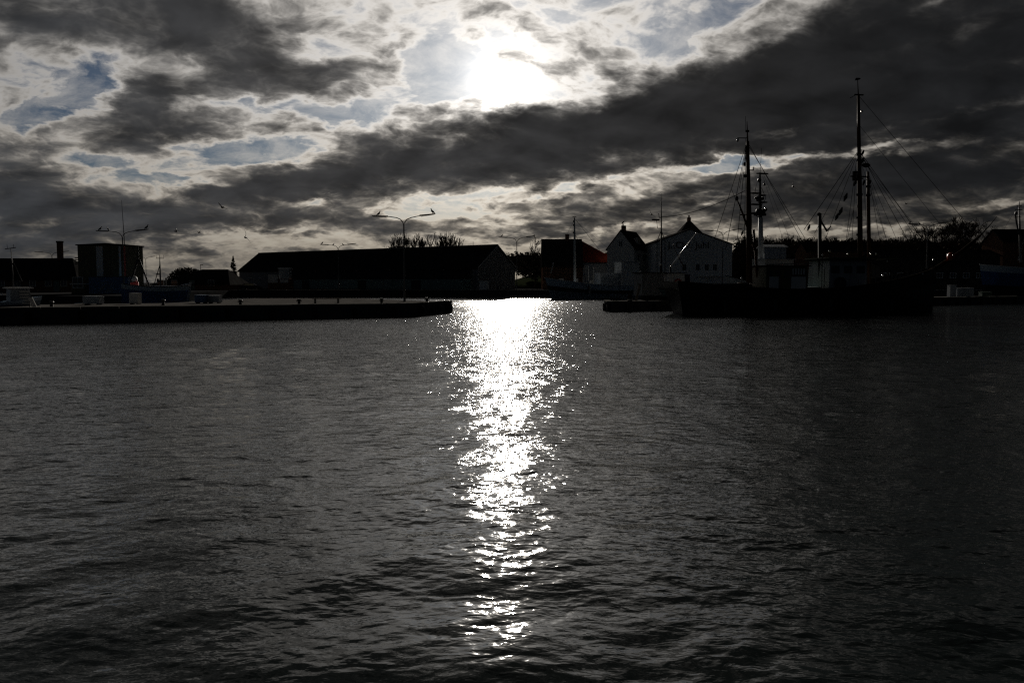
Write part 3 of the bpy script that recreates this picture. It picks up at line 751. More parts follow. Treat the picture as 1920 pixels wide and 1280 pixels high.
# wood along the ridge
def wood():
    b = MB(); rd = random.Random(5)
    for i in range(900):
        px = rd.uniform(1385, 1960); Y = rd.uniform(262, 330)
        top = 444 + 3 * math.sin(px * .021) + 3 * math.sin(px * .083 + 1) + rd.uniform(-3, 7)
        if px > 1690: top += 2
        z1 = Z(top, Y); c = Vector((X(px, Y, 440), Y, 0))
        for j in range(9):
            a = rd.uniform(-.5, .5); q = rd.uniform(-.5, .5); hh = rd.uniform(.55, 1.)
            b.tube([(c.x + q, c.y + q, 8), (c.x + q + a * .5, c.y, 8 + (z1 - 8) * hh * .6), (c.x + q + a * 2.2, c.y + q, 8 + (z1 - 8) * hh)], [.16, .12, .03], 3, caps=False)
    for i in range(900):
        px = rd.uniform(940, 1960); Y = rd.uniform(240, 300)
        base = Z(457 if px > 1385 else 483, Y)
        c0 = Vector((X(px, Y, 460), Y, base - 3.2 + rd.uniform(-1, 2.6))); r0 = rd.uniform(1.6, 3.2)
        for j in range(110):          # a bush of small leaf and twig clumps, open at the rim
            d_ = Vector((rd.gauss(0, 1), rd.gauss(0, 1), rd.gauss(0, 1))).normalized() * r0 * rd.uniform(.2, 1.05) ** .6
            u = Vector((rd.gauss(0, 1), rd.gauss(0, .6), rd.gauss(0, 1.3))).normalized() * rd.uniform(.22, .5); w = u.orthogonal() * .6
            c = c0 + d_; b.poly([c - u, c + w, c + u, c - w], [(0, 1, 2, 3)])
    o_ = b.build('wood', BARK, fix=False); o_['kind'] = 'stuff'
wood()
# round pale crown seen over the shed, low clipped
def round_tree(px, Y, y0, y1, label):
    t = thing('round_tree', label, 'tree', (X(px, Y), Y, QZ)); rd = random.Random(px)
    zt2 = Z(y0, Y) - QZ; rr_ = (y1 - y0) / FPX * Y
    MB().tube([(0, 0, 0), (0, 0, zt2 - rr_)], [.25, .18], 7).build('trunk', BARK, t)
    b = MB()
    for i in range(5200):
        d_ = Vector((rd.gauss(0, 1), rd.gauss(0, 1), rd.gauss(0, 1))).normalized() * rr_ * rd.uniform(.35, 1.) ** .5
        c = Vector((d_.x * 1.15, d_.y * 1.15, zt2 - rr_ + d_.z)); u = Vector((rd.gauss(0, 1), rd.gauss(0, 1), rd.gauss(0, 1))).normalized() * .34; w = u.orthogonal() * .7
        b.poly([c - u, c + w, c + u], [(0, 1, 2)])
    b.build('crown', BARK, t, fix=False)
round_tree(350, 215, 501, 535, 'round clipped tree showing over the left slope of the hipped shed')
round_tree(553, 262, 473, 500, 'small round tree top peeping over the warehouse ridge')
# spruce
Yc = 205
sp = thing('spruce_tree', 'narrow dark spruce standing between the hipped shed and the warehouse', 'tree', (X(438, Yc), Yc, QZ))
Hs = Z(479, Yc) - QZ; rd = random.Random(4)
MB().tube([(0, 0, 0), (.1, 0, Hs)], [.2, .02], 7).build('trunk', BARK, sp)
b = MB()
for i in range(260):
    t = rd.uniform(.12, .99); L = (1 - t) * 2.1 * rd.uniform(.6, 1.15) + .12; a = rd.uniform(0, 6.28); z0 = Hs * t
    d_ = Vector((math.cos(a), math.sin(a), -.25)); side = Vector((-math.sin(a), math.cos(a), 0))
    p0 = Vector((0, 0, z0)); p1 = p0 + d_ * L * .6; p2 = p0 + d_ * L + Vector((0, 0, .18 * L))
    w = .16 * L + .09
    b.poly([p0, p1 + side * w - Vector((0, 0, .2)), p2, p1 - side * w - Vector((0, 0, .2)), p1 + Vector((0, 0, .08))], [(0, 1, 4), (1, 2, 4), (2, 3, 4), (3, 0, 4)])
b.build('crown', NEEDLE, sp, fix=False)

# ------------------------------------------------------------------ double street lamps
def make_lamp(label):
    t = thing('street_lamp', label, 'street lamp', group='double-armed street lamps')
    MB().tube([(0, 0, 0), (0, 0, 1.2), (0, 0, 1.25), (0, 0, 8.0)], [.13, .12, .085, .065], 10).build('pole', STEEL, t)
    for s_ in (-1, 1):
        rise = .0 if s_ < 0 else .22
        pts = [(0, 0, 7.9), (s_ * .10, 0, 8.25), (s_ * .34, 0, 8.55), (s_ * .75, 0, 8.72), (s_ * 1.3, 0, 8.80 + rise * .2), (s_ * 1.75, 0, 8.84 + rise * .4)]
        a = MB().tube(pts, [.05, .05, .048, .045, .04, .04], 8).build('arm', STEEL, t, smooth=True)
        b = MB(); z0 = 8.84 + rise * .4; z1 = z0 + .06 + rise * .6
        b.poly([(s_ * 1.65, -.13, z0 - .05), (s_ * 3.3, -.11, z1 - .02), (s_ * 3.3, .11, z1 - .02), (s_ * 1.65, .13, z0 - .05), (s_ * 1.65, -.08, z0 + .09), (s_ * 3.3, -.05, z1 + .05), (s_ * 3.3, .05, z1 + .05), (s_ * 1.65, .08, z0 + .09)],
               [(0, 1, 2, 3), (4, 5, 6, 7), (0, 1, 5, 4), (1, 2, 6, 5), (2, 3, 7, 6), (3, 0, 4, 7)])
        l_ = b.build('lantern', DARKSTEEL, t)
        MB().poly([(s_ * 1.8, -.09, z0 - .065), (s_ * 3.2, -.08, z1 - .04), (s_ * 3.2, .08, z1 - .04), (s_ * 1.8, .09, z0 - .065), (s_ * 1.8, -.07, z0 - .10), (s_ * 3.2, -.06, z1 - .08), (s_ * 3.2, .06, z1 - .08), (s_ * 1.8, .07, z0 - .10)],
                  [(0, 1, 2, 3), (4, 5, 6, 7), (0, 1, 5, 4), (1, 2, 6, 5), (2, 3, 7, 6), (3, 0, 4, 7)]).build('diffuser', GLASS, l_)
    return t
LAMPS = [  # px of pole, py of lantern left/right mean, Y, ground z, arm span px, rz, label
    (757, 404, 86.0, PZ, 118, .0, 'tall double-armed street lamp with two gulls, on the left pier before the bare trees'),
    (229, 432, 106, QZ, 98, .0, 'double-armed street lamp with three gulls above the olive box building'),
    (634, 458, 169, QZ, 68, .0, 'double-armed street lamp with three gulls above the left half of the warehouse roof'),
    (969, 444, 169, QZ, 68, 0., 'double-armed street lamp with one gull left of the red-roofed house'),
    (97, 472, 152, QZ, 64, 0., 'double-armed street lamp showing above the dark roof beside the chimney'),
    (273, 481, 240, QZ, 37, 0., 'small far double-armed street lamp between the two A-frame masts'),
    (1356, 431, 168, QZ, 70, 0., 'double-armed street lamp above the right roof edge of the lettered warehouse'),
    (1740, 419, 158, QZ, 73, 0., 'double-armed street lamp with two gulls before the ridge trees'),
]
lamp0 = None; LAMP_OBS = []
for (px, py, Y, gz, span, rz, lb) in LAMPS:
    if lamp0 is None: L_ = lamp0 = make_lamp(lb)
    else: L_ = dup(lamp0, (0, 0, 0), 0, lb)
    L_.location = (X(px, Y, py), Y, gz)
    sx = span / FPX * Y / 6.6; sz = (Z(py, Y) - gz) / 8.95
    L_.scale = (sx, (sx + sz) / 2, sz); LAMP_OBS.append(L_)
# small single lamp over the shed
sl = thing('street_lamp', 'small single-armed street lamp standing above the hipped shed roof', 'street lamp', (X(377, 200), 200, QZ))
zt3 = Z(497, 200) - QZ
MB().tube([(0, 0, 0), (0, 0, zt3)], [.1, .06], 8).build('pole', STEEL, sl)
MB().box(-.1, .65, -.1, .1, zt3 + .003, zt3 + .15).build('lantern', DARKSTEEL, sl, bevel=.02)

# ------------------------------------------------------------------ boats
def hull_rings(L, Bm, deck, rake=.9, zk=-1.0, stern=.62, ns=26, full=2.4, rakestern=.0, tumble=.0):
    """port-side outline points by station and level; x from stern 0 to bow L"""
    rows = []
    for i in range(ns + 1):
        t = i / ns
        a = stern + (1 - stern) * math.sin(min(t / .42, 1) * math.pi / 2)
        if t > .42: a = max(1 - ((t - .42) / .58) ** full, 0.012)
        hd = deck(t); row = []
        for v in (0., .18, .36, .55, .72, .86, 1.):
            z = zk + (hd - zk) * v
            wl = (v ** (.42 + .55 * t ** 3)) if v > 0 else .03
            x = L * t + rake * (max(z, zk) / max(hd, .1)) * t ** 5 - rakestern * (z / max(hd, .1)) * (1 - t) ** 5
            row.append(Vector((x, Bm / 2 * a * wl, z)))
        rows.append(row)
    return rows
def skin(rows, v0, v1, m, name, parent, close=True, off=0.):
    b = MB(); n = len(rows); k_ = v1 - v0
    for s_ in (-1, 1):
        p = [(q.x, s_ * (q.y + off), q.z) for r_ in rows for q in r_[v0:v1 + 1]]
        f = []
        for i in range(n - 1):
            for j in range(k_): f.append((i * (k_ + 1) + j, (i + 1) * (k_ + 1) + j, (i + 1) * (k_ + 1) + j + 1, i * (k_ + 1) + j + 1))
        b.poly(p, f)
    r0 = rows[0][v0:v1 + 1]
    p = [(q.x, -q.y - off, q.z) for q in r0] + [(q.x, q.y + off, q.z) for q in r0]
    b.poly(p, [(j, j + 1, j + k_ + 2, j + k_ + 1) for j in range(k_)])
    return b.build(name, m, parent, smooth=False)
def deck_part(rows, parent, drop, m=PLANK):
    b = MB(); p = []; f = []
    for r_ in rows:
        q = r_[-2]; w = r_[-1]; zz = w.z - drop
        t = (zz - q.z) / max(w.z - q.z, 1e-3); hy = (q.y + (w.y - q.y) * t) * .97; hx_ = q.x + (w.x - q.x) * t
        p += [(hx_ - .02, -hy, zz), (hx_ - .02, hy, zz)]
    for i in range(len(rows) - 1): f.append((2 * i, 2 * i + 1, 2 * i + 3, 2 * i + 2))
    b.poly(p, f); return b.build('deck', m, parent)
def rail_part(rows, parent, m, r_=.07, name='gunwale'):
    out = []
    for s_ in (-1, 1):
        out.append(MB().tube([(q[-1].x, s_ * q[-1].y, q[-1].z + .02) for q in rows], r_, 6).build(name, m, parent, smooth=True))
    return out
def cabin(parent, x0, x1, hw, z0, z1, m, roofm, nwin=3, name='wheelhouse', taper=.08, over=.18, wz=.52, wh_=.3):
    b = MB(); t = taper
    b.poly([(x0, -hw, z0), (x1, -hw, z0), (x1, hw, z0), (x0, hw, z0), (x0 + t, -hw + t, z1), (x1 - t, -hw + t, z1), (x1 - t, hw - t, z1), (x0 + t, hw - t, z1)],
           [(0, 1, 2, 3), (4, 5, 6, 7), (0, 1, 5, 4), (1, 2, 6, 5), (2, 3, 7, 6), (3, 0, 4, 7)])
    c = b.build(name, m, parent)
    MB().box(x0 - over, x1 + over, -hw - over, hw + over, z1 + .003, z1 + .1).build('roof', roofm, c)
    h = z1 - z0
    for i in range(nwin):
        xa = x0 + (x1 - x0) * (i + .18) / nwin; xb = x0 + (x1 - x0) * (i + .82) / nwin
        yy = -hw + t * wz
        MB().box(xa, xb, yy - .02, yy + .05, z0 + h * wz, z0 + h * (wz + wh_)).build('window', GLASS, c)
    return c
def line(parent, p, q, r_=.018, sag=0., name='stay', m=None):
    p, q = Vector(p), Vector(q); n = 2 if not sag else 9
    pts = []
    for i in range(n):
        t = i / (n - 1); a = p.lerp(q, t); a.z -= sag * 4 * t * (1 - t); pts.append(a)
    return MB().tube(pts, r_, 4).build(name, m or ROPE, parent)
def buoy_ring(parent, c, axis='y', R0=.36, r0=.09, m=None):
    return MB().ring(c, R0, r0, axis, 18, 6).build('lifebuoy', m or ORANGE, parent, smooth=True)

class Frame:
    """a boat's own frame: from a stern point to a bow point on the water; pixels of the photograph can be read off in its centre plane"""
    def __init__(s, S, Bw):
        s.S = Vector((S[0], S[1], 0)); d = Vector((Bw[0] - S[0], Bw[1] - S[1], 0)); s.L = d.length; s.u = d.normalized(); s.rz = math.atan2(d.y, d.x)
    def x(s, px, py=500):
        d = ray(px, py); k_ = d.x / d.y
        return (k_ * s.S.y - s.S.x) / (s.u.x - k_ * s.u.y)
    def p(s, px, py, side=0.):
        t = s.x(px, py); Y = s.S.y + s.u.y * t
        return Vector((t, side, at(px, py, Y).z))

# ---- the big dark two-master on the right
F = Frame((X(1272, 79.5), 79.5), (X(1750, 85), 85))
ship = thing('sailing_ship', 'large black two-masted sailing ship with bowsprit moored at the right pier', 'ship', F.S, F.rz)
Ls = F.L
def sdeck(t): return 2.05 + 1.15 * (1 - t) ** 3 * .9 + 2.5 * max(t - .3, 0) ** 1.9 * 1.95
rows = hull_rings(Ls, 6.6, sdeck, rake=.35, zk=-1.2, stern=.58, full=2.8, rakestern=.9)
skin(rows, 0, 5, BLACKHULL, 'hull', ship); skin(rows, 5, 6, BLACKHULL, 'bulwark', ship)
deck_part(rows, ship, .75); rail_part(rows, ship, TIMBER, .09)
skin(rows, 4, 5, DARKSTEEL, 'rubbing_strake', ship, off=.05)
def mast(parent, F, pts, rad, m=WOODMAST, name='mast', n=10):
    return MB().tube([F.p(*q) for q in pts], rad, n).build(name, m, parent, smooth=True)
fm = mast(ship, F, [(1613.5, 545), (1612.5, 430), (1611.5, 330), (1610.3, 250), (1609.5, 178)], [.27, .26, .22, .17, .13], name='foremast')
MB().tube([F.p(1609.5, 182), F.p(1608, 150)], [.06, .03], 6).build('topmast', WOODMAST, fm)
a = F.p(1603, 149); c = F.p(1614, 146)
MB().prism([(a.x, a.z - .12), (c.x - .15, a.z - .02), (c.x, a.z + .12), (c.x - .2, a.z + .16), (a.x + .1, a.z + .14)], -.04, .04, 'y').build('wind_vane', DARKSTEEL, fm)
for (py, w) in ((331, .95), (178, .5), (334, .6)):
    q = F.p(1611, py); MB().box(q.x - w, q.x + w * .9, -.07 + (0 if py != 334 else .2), .07 + (0 if py != 334 else .2), q.z - .06, q.z + .06).build('crosstree', DARKSTEEL, fm)
q = F.p(1604, 330); MB().tube([q - Vector((0, 0, .45)), q + Vector((0, 0, .45))], .3, 10).build('barrel', DARKSTEEL, fm)
for py in (290, 300, 408, 440, 365):
    q = F.p(1611.5, py); MB().tube([q - Vector((0, 0, .1)), q + Vector((0, 0, .1))], .31 if py > 330 else .25, 10).build('iron_band', DARKSTEEL, fm)
q = F.p(1624, 310); MB().ball(q, .5, .2, .24, 8, 5).build('radar_dome', DARKSTEEL, fm, smooth=True); line(fm, F.p(1612, 308), q, .05, name='bracket', m=DARKSTEEL)
q = F.p(1616, 209); MB().ball(q, .12).build('masthead_light', CHROME, fm, smooth=True)
# derrick spar standing before the foremast
dk = mast(ship, F, [(1630.5, 545), (1629, 430), (1628, 372), (1627.5, 322)], [.2, .19, .17, .12], name='derrick_boom')
for py in (366, 350): q = F.p(1628, py); MB().tube([q - Vector((0, 0, .12)), q + Vector((0, 0, .12))], .24, 10).build('iron_band', DARKSTEEL, dk)
mm = mast(ship, F, [(1405, 545), (1404.5, 450), (1403, 350), (1401.8, 265)], [.29, .28, .22, .15], name='mizzenmast')
MB().tube([F.p(1401.8, 268), F.p(1400.6, 228)], [.09, .03], 6).build('topmast', WOODMAST, mm)
line(mm, F.p(1397.5, 245), F.p(1398, 218), .02, name='whip_antenna', m=DARKSTEEL)
MB().box(F.p(1398, 260).x, F.p(1404, 260).x, -.07, .07, F.p(1400, 246).z - .1, F.p(1400, 246).z + .1).build('fitting', DARKSTEEL, mm)
line(mm, F.p(1383, 259), F.p(1401, 259), .045, name='lamp_arm', m=DARKSTEEL)
MB().ball(F.p(1383, 263), .15, .15, .18).build('lantern', CHROME, mm, smooth=True)
line(mm, F.p(1403, 319), F.p(1413, 319), .05, name='bracket', m=DARKSTEEL); line(mm, F.p(1413, 319), F.p(1413, 313), .05, name='bracket', m=DARKSTEEL)
for (px, py) in ((1396, 308), (1397, 330)): MB().ball(F.p(px, py), .16, .14, .2, 6, 4).build('block', DARKSTEEL, mm)
line(mm, F.p(1387, 403), F.p(1402, 402), .06, name='spreader', m=DARKSTEEL)
# gaff spar leaning along the mizzen
MB().tube([F.p(1382, 374), F.p(1393, 402), F.p(1406, 440), F.p(1416, 470)], [.06, .11, .12, .1], 8).build('gaff', WOODMAST, ship, smooth=True)
MB().ball(F.p(1382, 372), .16, .14, .24, 6, 4).build('block', DARKSTEEL, ship)
MB().tube([F.p(1413, 430), F.p(1417, 480), F.p(1420, 520)], [.12, .13, .12], 8).build('boom', WOODMAST, ship, smooth=True)
bs = MB().tube([F.p(1722, 520), F.p(1760, 500), F.p(1802, 472), F.p(1838, 442)], [.24, .23, .19, .12], 10).build('bowsprit', TIMBER, ship, smooth=True)
MB().tube([F.p(1836, 444), F.p(1858, 420), F.p(1869, 406)], [.07, .045, .02], 6).build('jib_boom', TIMBER, bs)
# standing rigging: every wire its own part
deckz = lambda px: F.p(px, 538)
for (a_, b_, r_, sd) in [((1399, 272), (1316, 455), .03, -2.6), ((1399, 274), (1336, 470), .03, -2.8), ((1399, 276), (1352, 500), .03, -2.9), ((1399, 278), (1368, 510), .026, -2.9), ((1400, 300), (1376, 515), .022, -2.9),
                         ((1405, 272), (1503, 450), .026, 0), ((1405, 276), (1520, 500), .022, -2), ((1401, 268), (1372, 356), .024, -1.6), ((1372, 356), (1368, 384), .024, -1.6), ((1404, 300), (1408, 500), .02, -.6), ((1398, 260), (1392, 500), .018, -.5),
                         ((1607, 286), (1497, 432), .034, -1.), ((1607, 288), (1506, 440), .03, -2.), ((1607, 290), (1520, 450), .028, -2.6), ((1606, 300), (1548, 500), .024, -2.9), ((1605, 318), (1560, 520), .024, -3.), ((1600, 395), (1555, 452), .022, -3.),
                         ((1606, 185), (1604, 500), .02, -.6), ((1615, 280), (1623, 520), .018, -.7),
                         ((1612, 284), (1700, 452), .026, -2.4), ((1613, 286), (1690, 490), .024, -2.6), ((1612, 288), (1668, 500), .022, -2.8), ((1614, 292), (1735, 500), .02, -1.5), ((1613, 300), (1650, 520), .02, -2.9),
                         ((1612, 182), (1836, 446), .026, 0), ((1612, 236), (1805, 472), .02, 0), ((1611, 290), (1770, 494), .02, 0),
                         ((1605, 178), (1594, 184), .03, 0), ((1628, 324), (1640, 500), .022, -1.5), ((1628, 326), (1652, 500), .018, -2.)]:
    p0, p1 = F.p(*a_), F.p(*b_); p1.y = sd; line(ship, p0, p1, r_)
for (px, py, s_) in ((1597, 298, .22), (1604, 304, .22), (1598, 321, .3), (1595, 330, .28), (1590, 345, .25), (1572, 372, .3), (1563, 398, .3), (1556, 408, .26), (1504, 428, .22), (1381, 438, .18), (1606, 345, .2), (1617, 345, .2), (1604, 290, .2)):
    q = F.p(px, py); q.y = -1.2
    MB().tube([q + Vector((-.14, 0, -.34)) * (s_ / .25), q, q + Vector((.14, 0, .34)) * (s_ / .25)], [.05, s_ * .62, .05], 6).build('block', DARKSTEEL, ship)
# long aerial from the mizzen to the pole mast on the left is rigged on the other boat
# crane post amidships
MB().tube([F.p(1538, 540), F.p(1537, 400)], [.2, .17], 8).build('crane_post', DARKSTEEL, ship)
MB().tube([F.p(1539, 414), F.p(1551, 434)], .09, 6).build('crane_arm', DARKSTEEL, ship)
MB().tube([F.p(1549, 434), F.p(1558, 424)], .06, 6).build('crane_arm', DARKSTEEL, ship)
q = F.p(1536, 402); MB().ball(q, .24, .2, .2, 6, 4).build('block', DARKSTEEL, ship)
# deckhouses
def fx(px): return F.x(px, 520)
dz = lambda px: sdeck(F.x(px, 520) / Ls) - .72
dh = cabin(ship, fx(1418), fx(1496), 1.9, dz(1450), F.p(1450, 500).z, GREENWOOD, DARKROOF, 5, 'deckhouse', wz=.62, wh_=.24)
MB().tube([(fx(1416), -2.1, F.p(1420, 497).z), (fx(1500), -2.1, F.p(1490, 495).z)], .05, 6).build('handrail', CHROME, dh)
for a_, b_ in ((1424, 1440), (1464, 1490)):
    MB().box(fx(a_), fx(b_), -2.05, -1.93, dz(1450) + .1, F.p(1450, 519).z).build('white_panel', WHITE, dh)
for i in range(5): MB().box(fx(1466 + i * 5), fx(1466 + i * 5) + .12, -2.0, -1.91, F.p(1450, 515).z, F.p(1450, 504).z).build('baluster', WHITE, dh)
wh2 = cabin(ship, fx(1534), fx(1604), 1.9, dz(1560), F.p(1560, 489).z, GREYPAINT, DARKROOF, 3, 'wheelhouse', wz=.62, wh_=.22, over=.5)
MB().box(fx(1530), fx(1660), -2.2, 2.2, F.p(1560, 486).z, F.p(1560, 483.5).z).build('awning', GREENWOOD, ship)
for px in (1655, 1640): MB().tube([(fx(px), -2.1, dz(1650)), (fx(px), -2.1, F.p(1560, 486).z)], .05, 6).build('stanchion', DARKSTEEL, ship)
w_ = MB().tube([(fx(1553), -2.15, F.p(1553, 531).z), (fx(1553), -2.0, F.p(1553, 531).z)], .62, 18).build('hatch_wheel', DARKSTEEL, ship)
MB().box(fx(1500), fx(1528), -1.2, 1.2, dz(1515), dz(1515) + .9).build('cargo_hatch', TEAL, ship, bevel=.05)
MB().box(fx(1330), fx(1395), -1.7, 1.7, dz(1360), dz(1360) + 1.0).build('skylight', DARKROOF, ship, bevel=.05)
MB().tube([(fx(1362), -2.4, dz(1370) + 1.12), (fx(1380), -2.4, dz(1370) + 1.08)], .07, 8).build('spar', CHROME, ship)
MB().tube([(fx(1384), -2.4, dz(1370) + 1.05), (fx(1394), -2.4, dz(1370) + 1.03)], .07, 8).build('spar', CHROME, ship)
for (px, py, r_) in ((1376, 522, .12), (1538, 472, .11), (1525, 479, .09), (1541, 523, .11), (1614, 477, .11), (1624, 477, .09), (1645, 490, .10), (1636, 517, .1), (1730, 488, .11), (1710, 514, .09), (1529, 503, .09), (1572, 477, .09), (1766, 480, .07)):
    q = F.p(px, py); q.y = -1.6
    MB().ball(q, r_, r_, r_, 8, 6).build('glint_ball', CHROME, ship, smooth=True)  # polished ball added to give a bright dot of reflected sun
    base = sdeck(min(max(q.x / Ls, 0), 1)) - .7
    if q.z - base > .2: MB().tube([(q.x, -1.6, base), (q.x, -1.6, q.z)], .035, 5).build('glint_post', DARKSTEEL, ship)  # post added to carry the glint ball
q = F.p(1776, 481); q.y = -.5
fl = MB().ball(q, .36, .36, .4, 12, 8).build('hanging_float', ORANGE, ship, smooth=True)
line(ship, q + Vector((0, 0, .35)), F.p(1790, 479) + Vector((0, 0, .2)), .03, name='rope')
for i in range(12):      # rail stanchions forward
    t = .55 + .036 * i; h = sdeck(t); MB().tube([(t * Ls, -2.6 * (1 - ((t - .42) / .58) ** 2.8) - .4, h), (t * Ls, -2.6 * (1 - ((t - .42) / .58) ** 2.8) - .4, h + .7)], .03, 5).build('stanchion', STEEL, ship)
for i in range(6):       # planks of the side below the rail
    r2 = [[r_[5].lerp(r_[6], i / 6 + .01), r_[5].lerp(r_[6], (i + 1) / 6 - .02)] for r_ in rows]
    b = MB(); n = len(r2)
    for s_ in (-1, 1):
        b.poly([(q.x, s_ * (q.y + .025), q.z) for r_ in r2 for q in r_], [(2 * k_, 2 * k_ + 2, 2 * k_ + 3, 2 * k_ + 1) for k_ in range(n - 1)])
    b.build('plank', BLACKHULL, ship)
for px in (1330, 1420, 1520, 1630):      # fenders along the side
    t = F.x(px, 560) / Ls; MB().tube([(t * Ls, -3.55, .3), (t * Ls, -3.55, 1.4)], [.2, .2], 10).build('fender', RUBBER, ship)

# ---- grey fishing boat before the red-roofed house
F2 = Frame((X(1208, 158), 158), (X(1034, 152), 152))
fb = thing('fishing_boat', 'grey fishing boat with pale mast moored below the red-roofed house', 'boat', F2.S, F2.rz)
def d2(t): return 2.35 + 2.0 * max(t - .25, 0) ** 2.0 * 1.35 + .3 * (1 - t) ** 2
rows2 = hull_rings(F2.L, 5.2, d2, rake=1.3, zk=-1., stern=.7)
skin(rows2, 0, 4, SLATEBLUE, 'hull', fb); skin(rows2, 4, 6, PALEBLUE, 'bulwark', fb); deck_part(rows2, fb, .8); rail_part(rows2, fb, WHITE, .08)
skin(rows2, 3, 4, DARKSTEEL, 'rubbing_strake', fb, off=.05)
side = 1.  # the boat points left, its starboard side is to the viewer
mp_ = mast(fb, F2, [(1078, 528), (1077.5, 450), (1077, 408)], [.26, .19, .11], WHITE)
q = F2.p(1077, 407); MB().box(q.x - .35, q.x + .35, -.1, .1, q.z, q.z + .1).build('crosstree', DARKSTEEL, mp_)
for py in (415, 422, 436): MB().ball(F2.p(1075.5, py), .14, .14, .2, 6, 4).build('mast_light', DARKSTEEL, mp_)
line(fb, F2.p(1078, 410), F2.p(1125, 470), .03); line(fb, F2.p(1078, 440), F2.p(1088, 455), .03); line(fb, F2.p(1077, 412), F2.p(1026, 512), .018); line(fb, F2.p(1077, 412), F2.p(1180, 500), .016)
MB().tube([F2.p(1033, 512), F2.p(1038, 492)], .09, 6).build('stem_post', OFFWHITE, fb)
z0 = 1.6
cabin(fb, F2.x(1192), F2.x(1158), 1.6, z0, F2.p(1180, 492).z, WHITE, GREYPAINT, 3)
MB().box(F2.x(1158) + .05, F2.x(1120), -1.3, 1.3, z0, F2.p(1140, 512).z).build('engine_casing', GREYPAINT, fb, bevel=.05)
for i in range(11):
    px = 1085 + i * 6.4; a = F2.p(px, 502); a.y = 2.2; MB().tube([(a.x, 2.2, d2(a.x / F2.L) - .05), a], .035, 5).build('stanchion', WHITE, fb)
for py in (502, 508): a = F2.p(1083, py); c = F2.p(1152, py); MB().tube([(a.x, 2.2, a.z), (c.x, 2.2, c.z)], .03, 5).build('handrail', WHITE, fb)
a = F2.p(1098, 514); MB().box(a.x - .35, a.x + .35, 2.0, 2.3, a.z - 1.2, a.z + 1.6).build('winch_post', OFFWHITE, fb)
for px in (1093, 1094): 
    a = F2.p(px, 540); MB().tube([(a.x, 2.75, a.z - .9), (a.x, 2.75, a.z + .5)], [.2, .2], 8).build('fender', OFFWHITE if px == 1094 else RUBBER, fb)
# ---- work boat behind the right pier end (dark cabin, lifebuoy, gleaming derrick)
F3 = Frame((X(1318, 106), 106), (X(1205, 103.5), 103.5))
wb = thing('fishing_boat', 'dark fishing boat with a lifebuoy on its white cabin and a gleaming tilted boom', 'boat', F3.S, F3.rz)
def d3(t): return 1.9 + 1.1 * max(t - .4, 0) ** 2 * 2.4
rows3 = hull_rings(F3.L, 3.6, d3, rake=.7, zk=-.8, stern=.75)
skin(rows3, 0, 4, BLACKHULL, 'hull', wb); skin(rows3, 4, 6, TEAL, 'bulwark', wb); deck_part(rows3, wb, .6); rail_part(rows3, wb, DARKSTEEL, .07)
cb2 = cabin(wb, F3.x(1276), F3.x(1242), 1.25, 1.3, F3.p(1258, 513).z, WHITE, DARKROOF, 0)
buoy_ring(cb2, (F3.x(1262), 1.36, F3.p(1262, 530).z), 'y', .42, .11, REDPAINT)
cabin(wb, F3.x(1238), F3.x(1196), 1.2, 1.4, F3.p(1215, 512).z, GREYCLAD, DARKROOF, 3)
MB().tube([F3.p(1257, 501), F3.p(1281, 469), F3.p(1306, 437)], [.09, .085, .075], 10).build('boom', CHROME, wb, smooth=True)
MB().tube([F3.p(1257, 540), F3.p(1257, 500)], [.1, .1], 8).build('derrick_post', DARKSTEEL, wb)
MB().ball(F3.p(1306, 438), .15).build('boom_end', CHROME, wb, smooth=True); MB().ball(F3.p(1258, 500), .14).build('boom_heel', CHROME, wb, smooth=True)
MB().tube([F3.p(1262, 458), F3.p(1270, 478), F3.p(1282, 500)], .06, 6).build('net_pole', WOODMAST, wb)
line(wb, F3.p(1306, 438), F3.p(1281, 510), .02); 
q = F3.p(1238, 495); MB().ball(q, .2, .16, .28, 8, 6).build('glint_bead', CHROME, wb, smooth=True); MB().tube([(q.x, 0, F3.p(1215, 512).z + .1), q], .05, 6).build('glint_post', DARKSTEEL, wb)  # polished bead and its post, added for a sun glint
q = F3.p(1201, 510); MB().ball(q, .12).build('glint_bead', CHROME, wb, smooth=True)  # smaller polished bead, added for a sun glint
am = mast(wb, F3, [(1240, 515), (1240, 448), (1240, 400), (1239.5, 360)], [.13, .1, .07, .02], DARKSTEEL, 'pole_mast', 8)
for (px, py) in ((1232, 452), (1247, 452)): MB().tube([F3.p(1240, 432), F3.p(px, py), F3.p(px, 512)], .05, 5).build('mast_leg', DARKSTEEL, am)
a = F3.p(1223, 412); c = F3.p(1236, 411); MB().box(min(a.x, c.x), max(a.x, c.x), -.12, .12, a.z - .1, a.z + .1).build('radar_scanner', DARKSTEEL, am)
MB().tube([F3.p(1231, 413), F3.p(1233, 428), F3.p(1240, 428)], .045, 5).build('radar_bracket', DARKSTEEL, am)
MB().tube([F3.p(1235, 400), F3.p(1236, 408), F3.p(1240, 408)], .06, 5).build('light_bracket', DARKSTEEL, am)
a = F3.p(1240, 407)
end = ship.matrix_basis @ F.p(1396, 358) if False else at(1396, 358, 81.3)
# aerial wire to the ship's mizzen, a thing slung between the two vessels
Md = Matrix.Translation(F3.S) @ Matrix.Rotation(F3.rz, 4, 'Z')
aw = Md @ a
wv = MB(); pts = []
for i in range(14):
    t = i / 13; p_ = aw.lerp(end, t); p_.z -= .55 * 4 * t * (1 - t); pts.append(p_)
tag(wv.tube(pts, .035, 5).build('cable', ROPE), 'sagging cable slung from the left pole mast up to the ship\'s mizzenmast', 'cable')
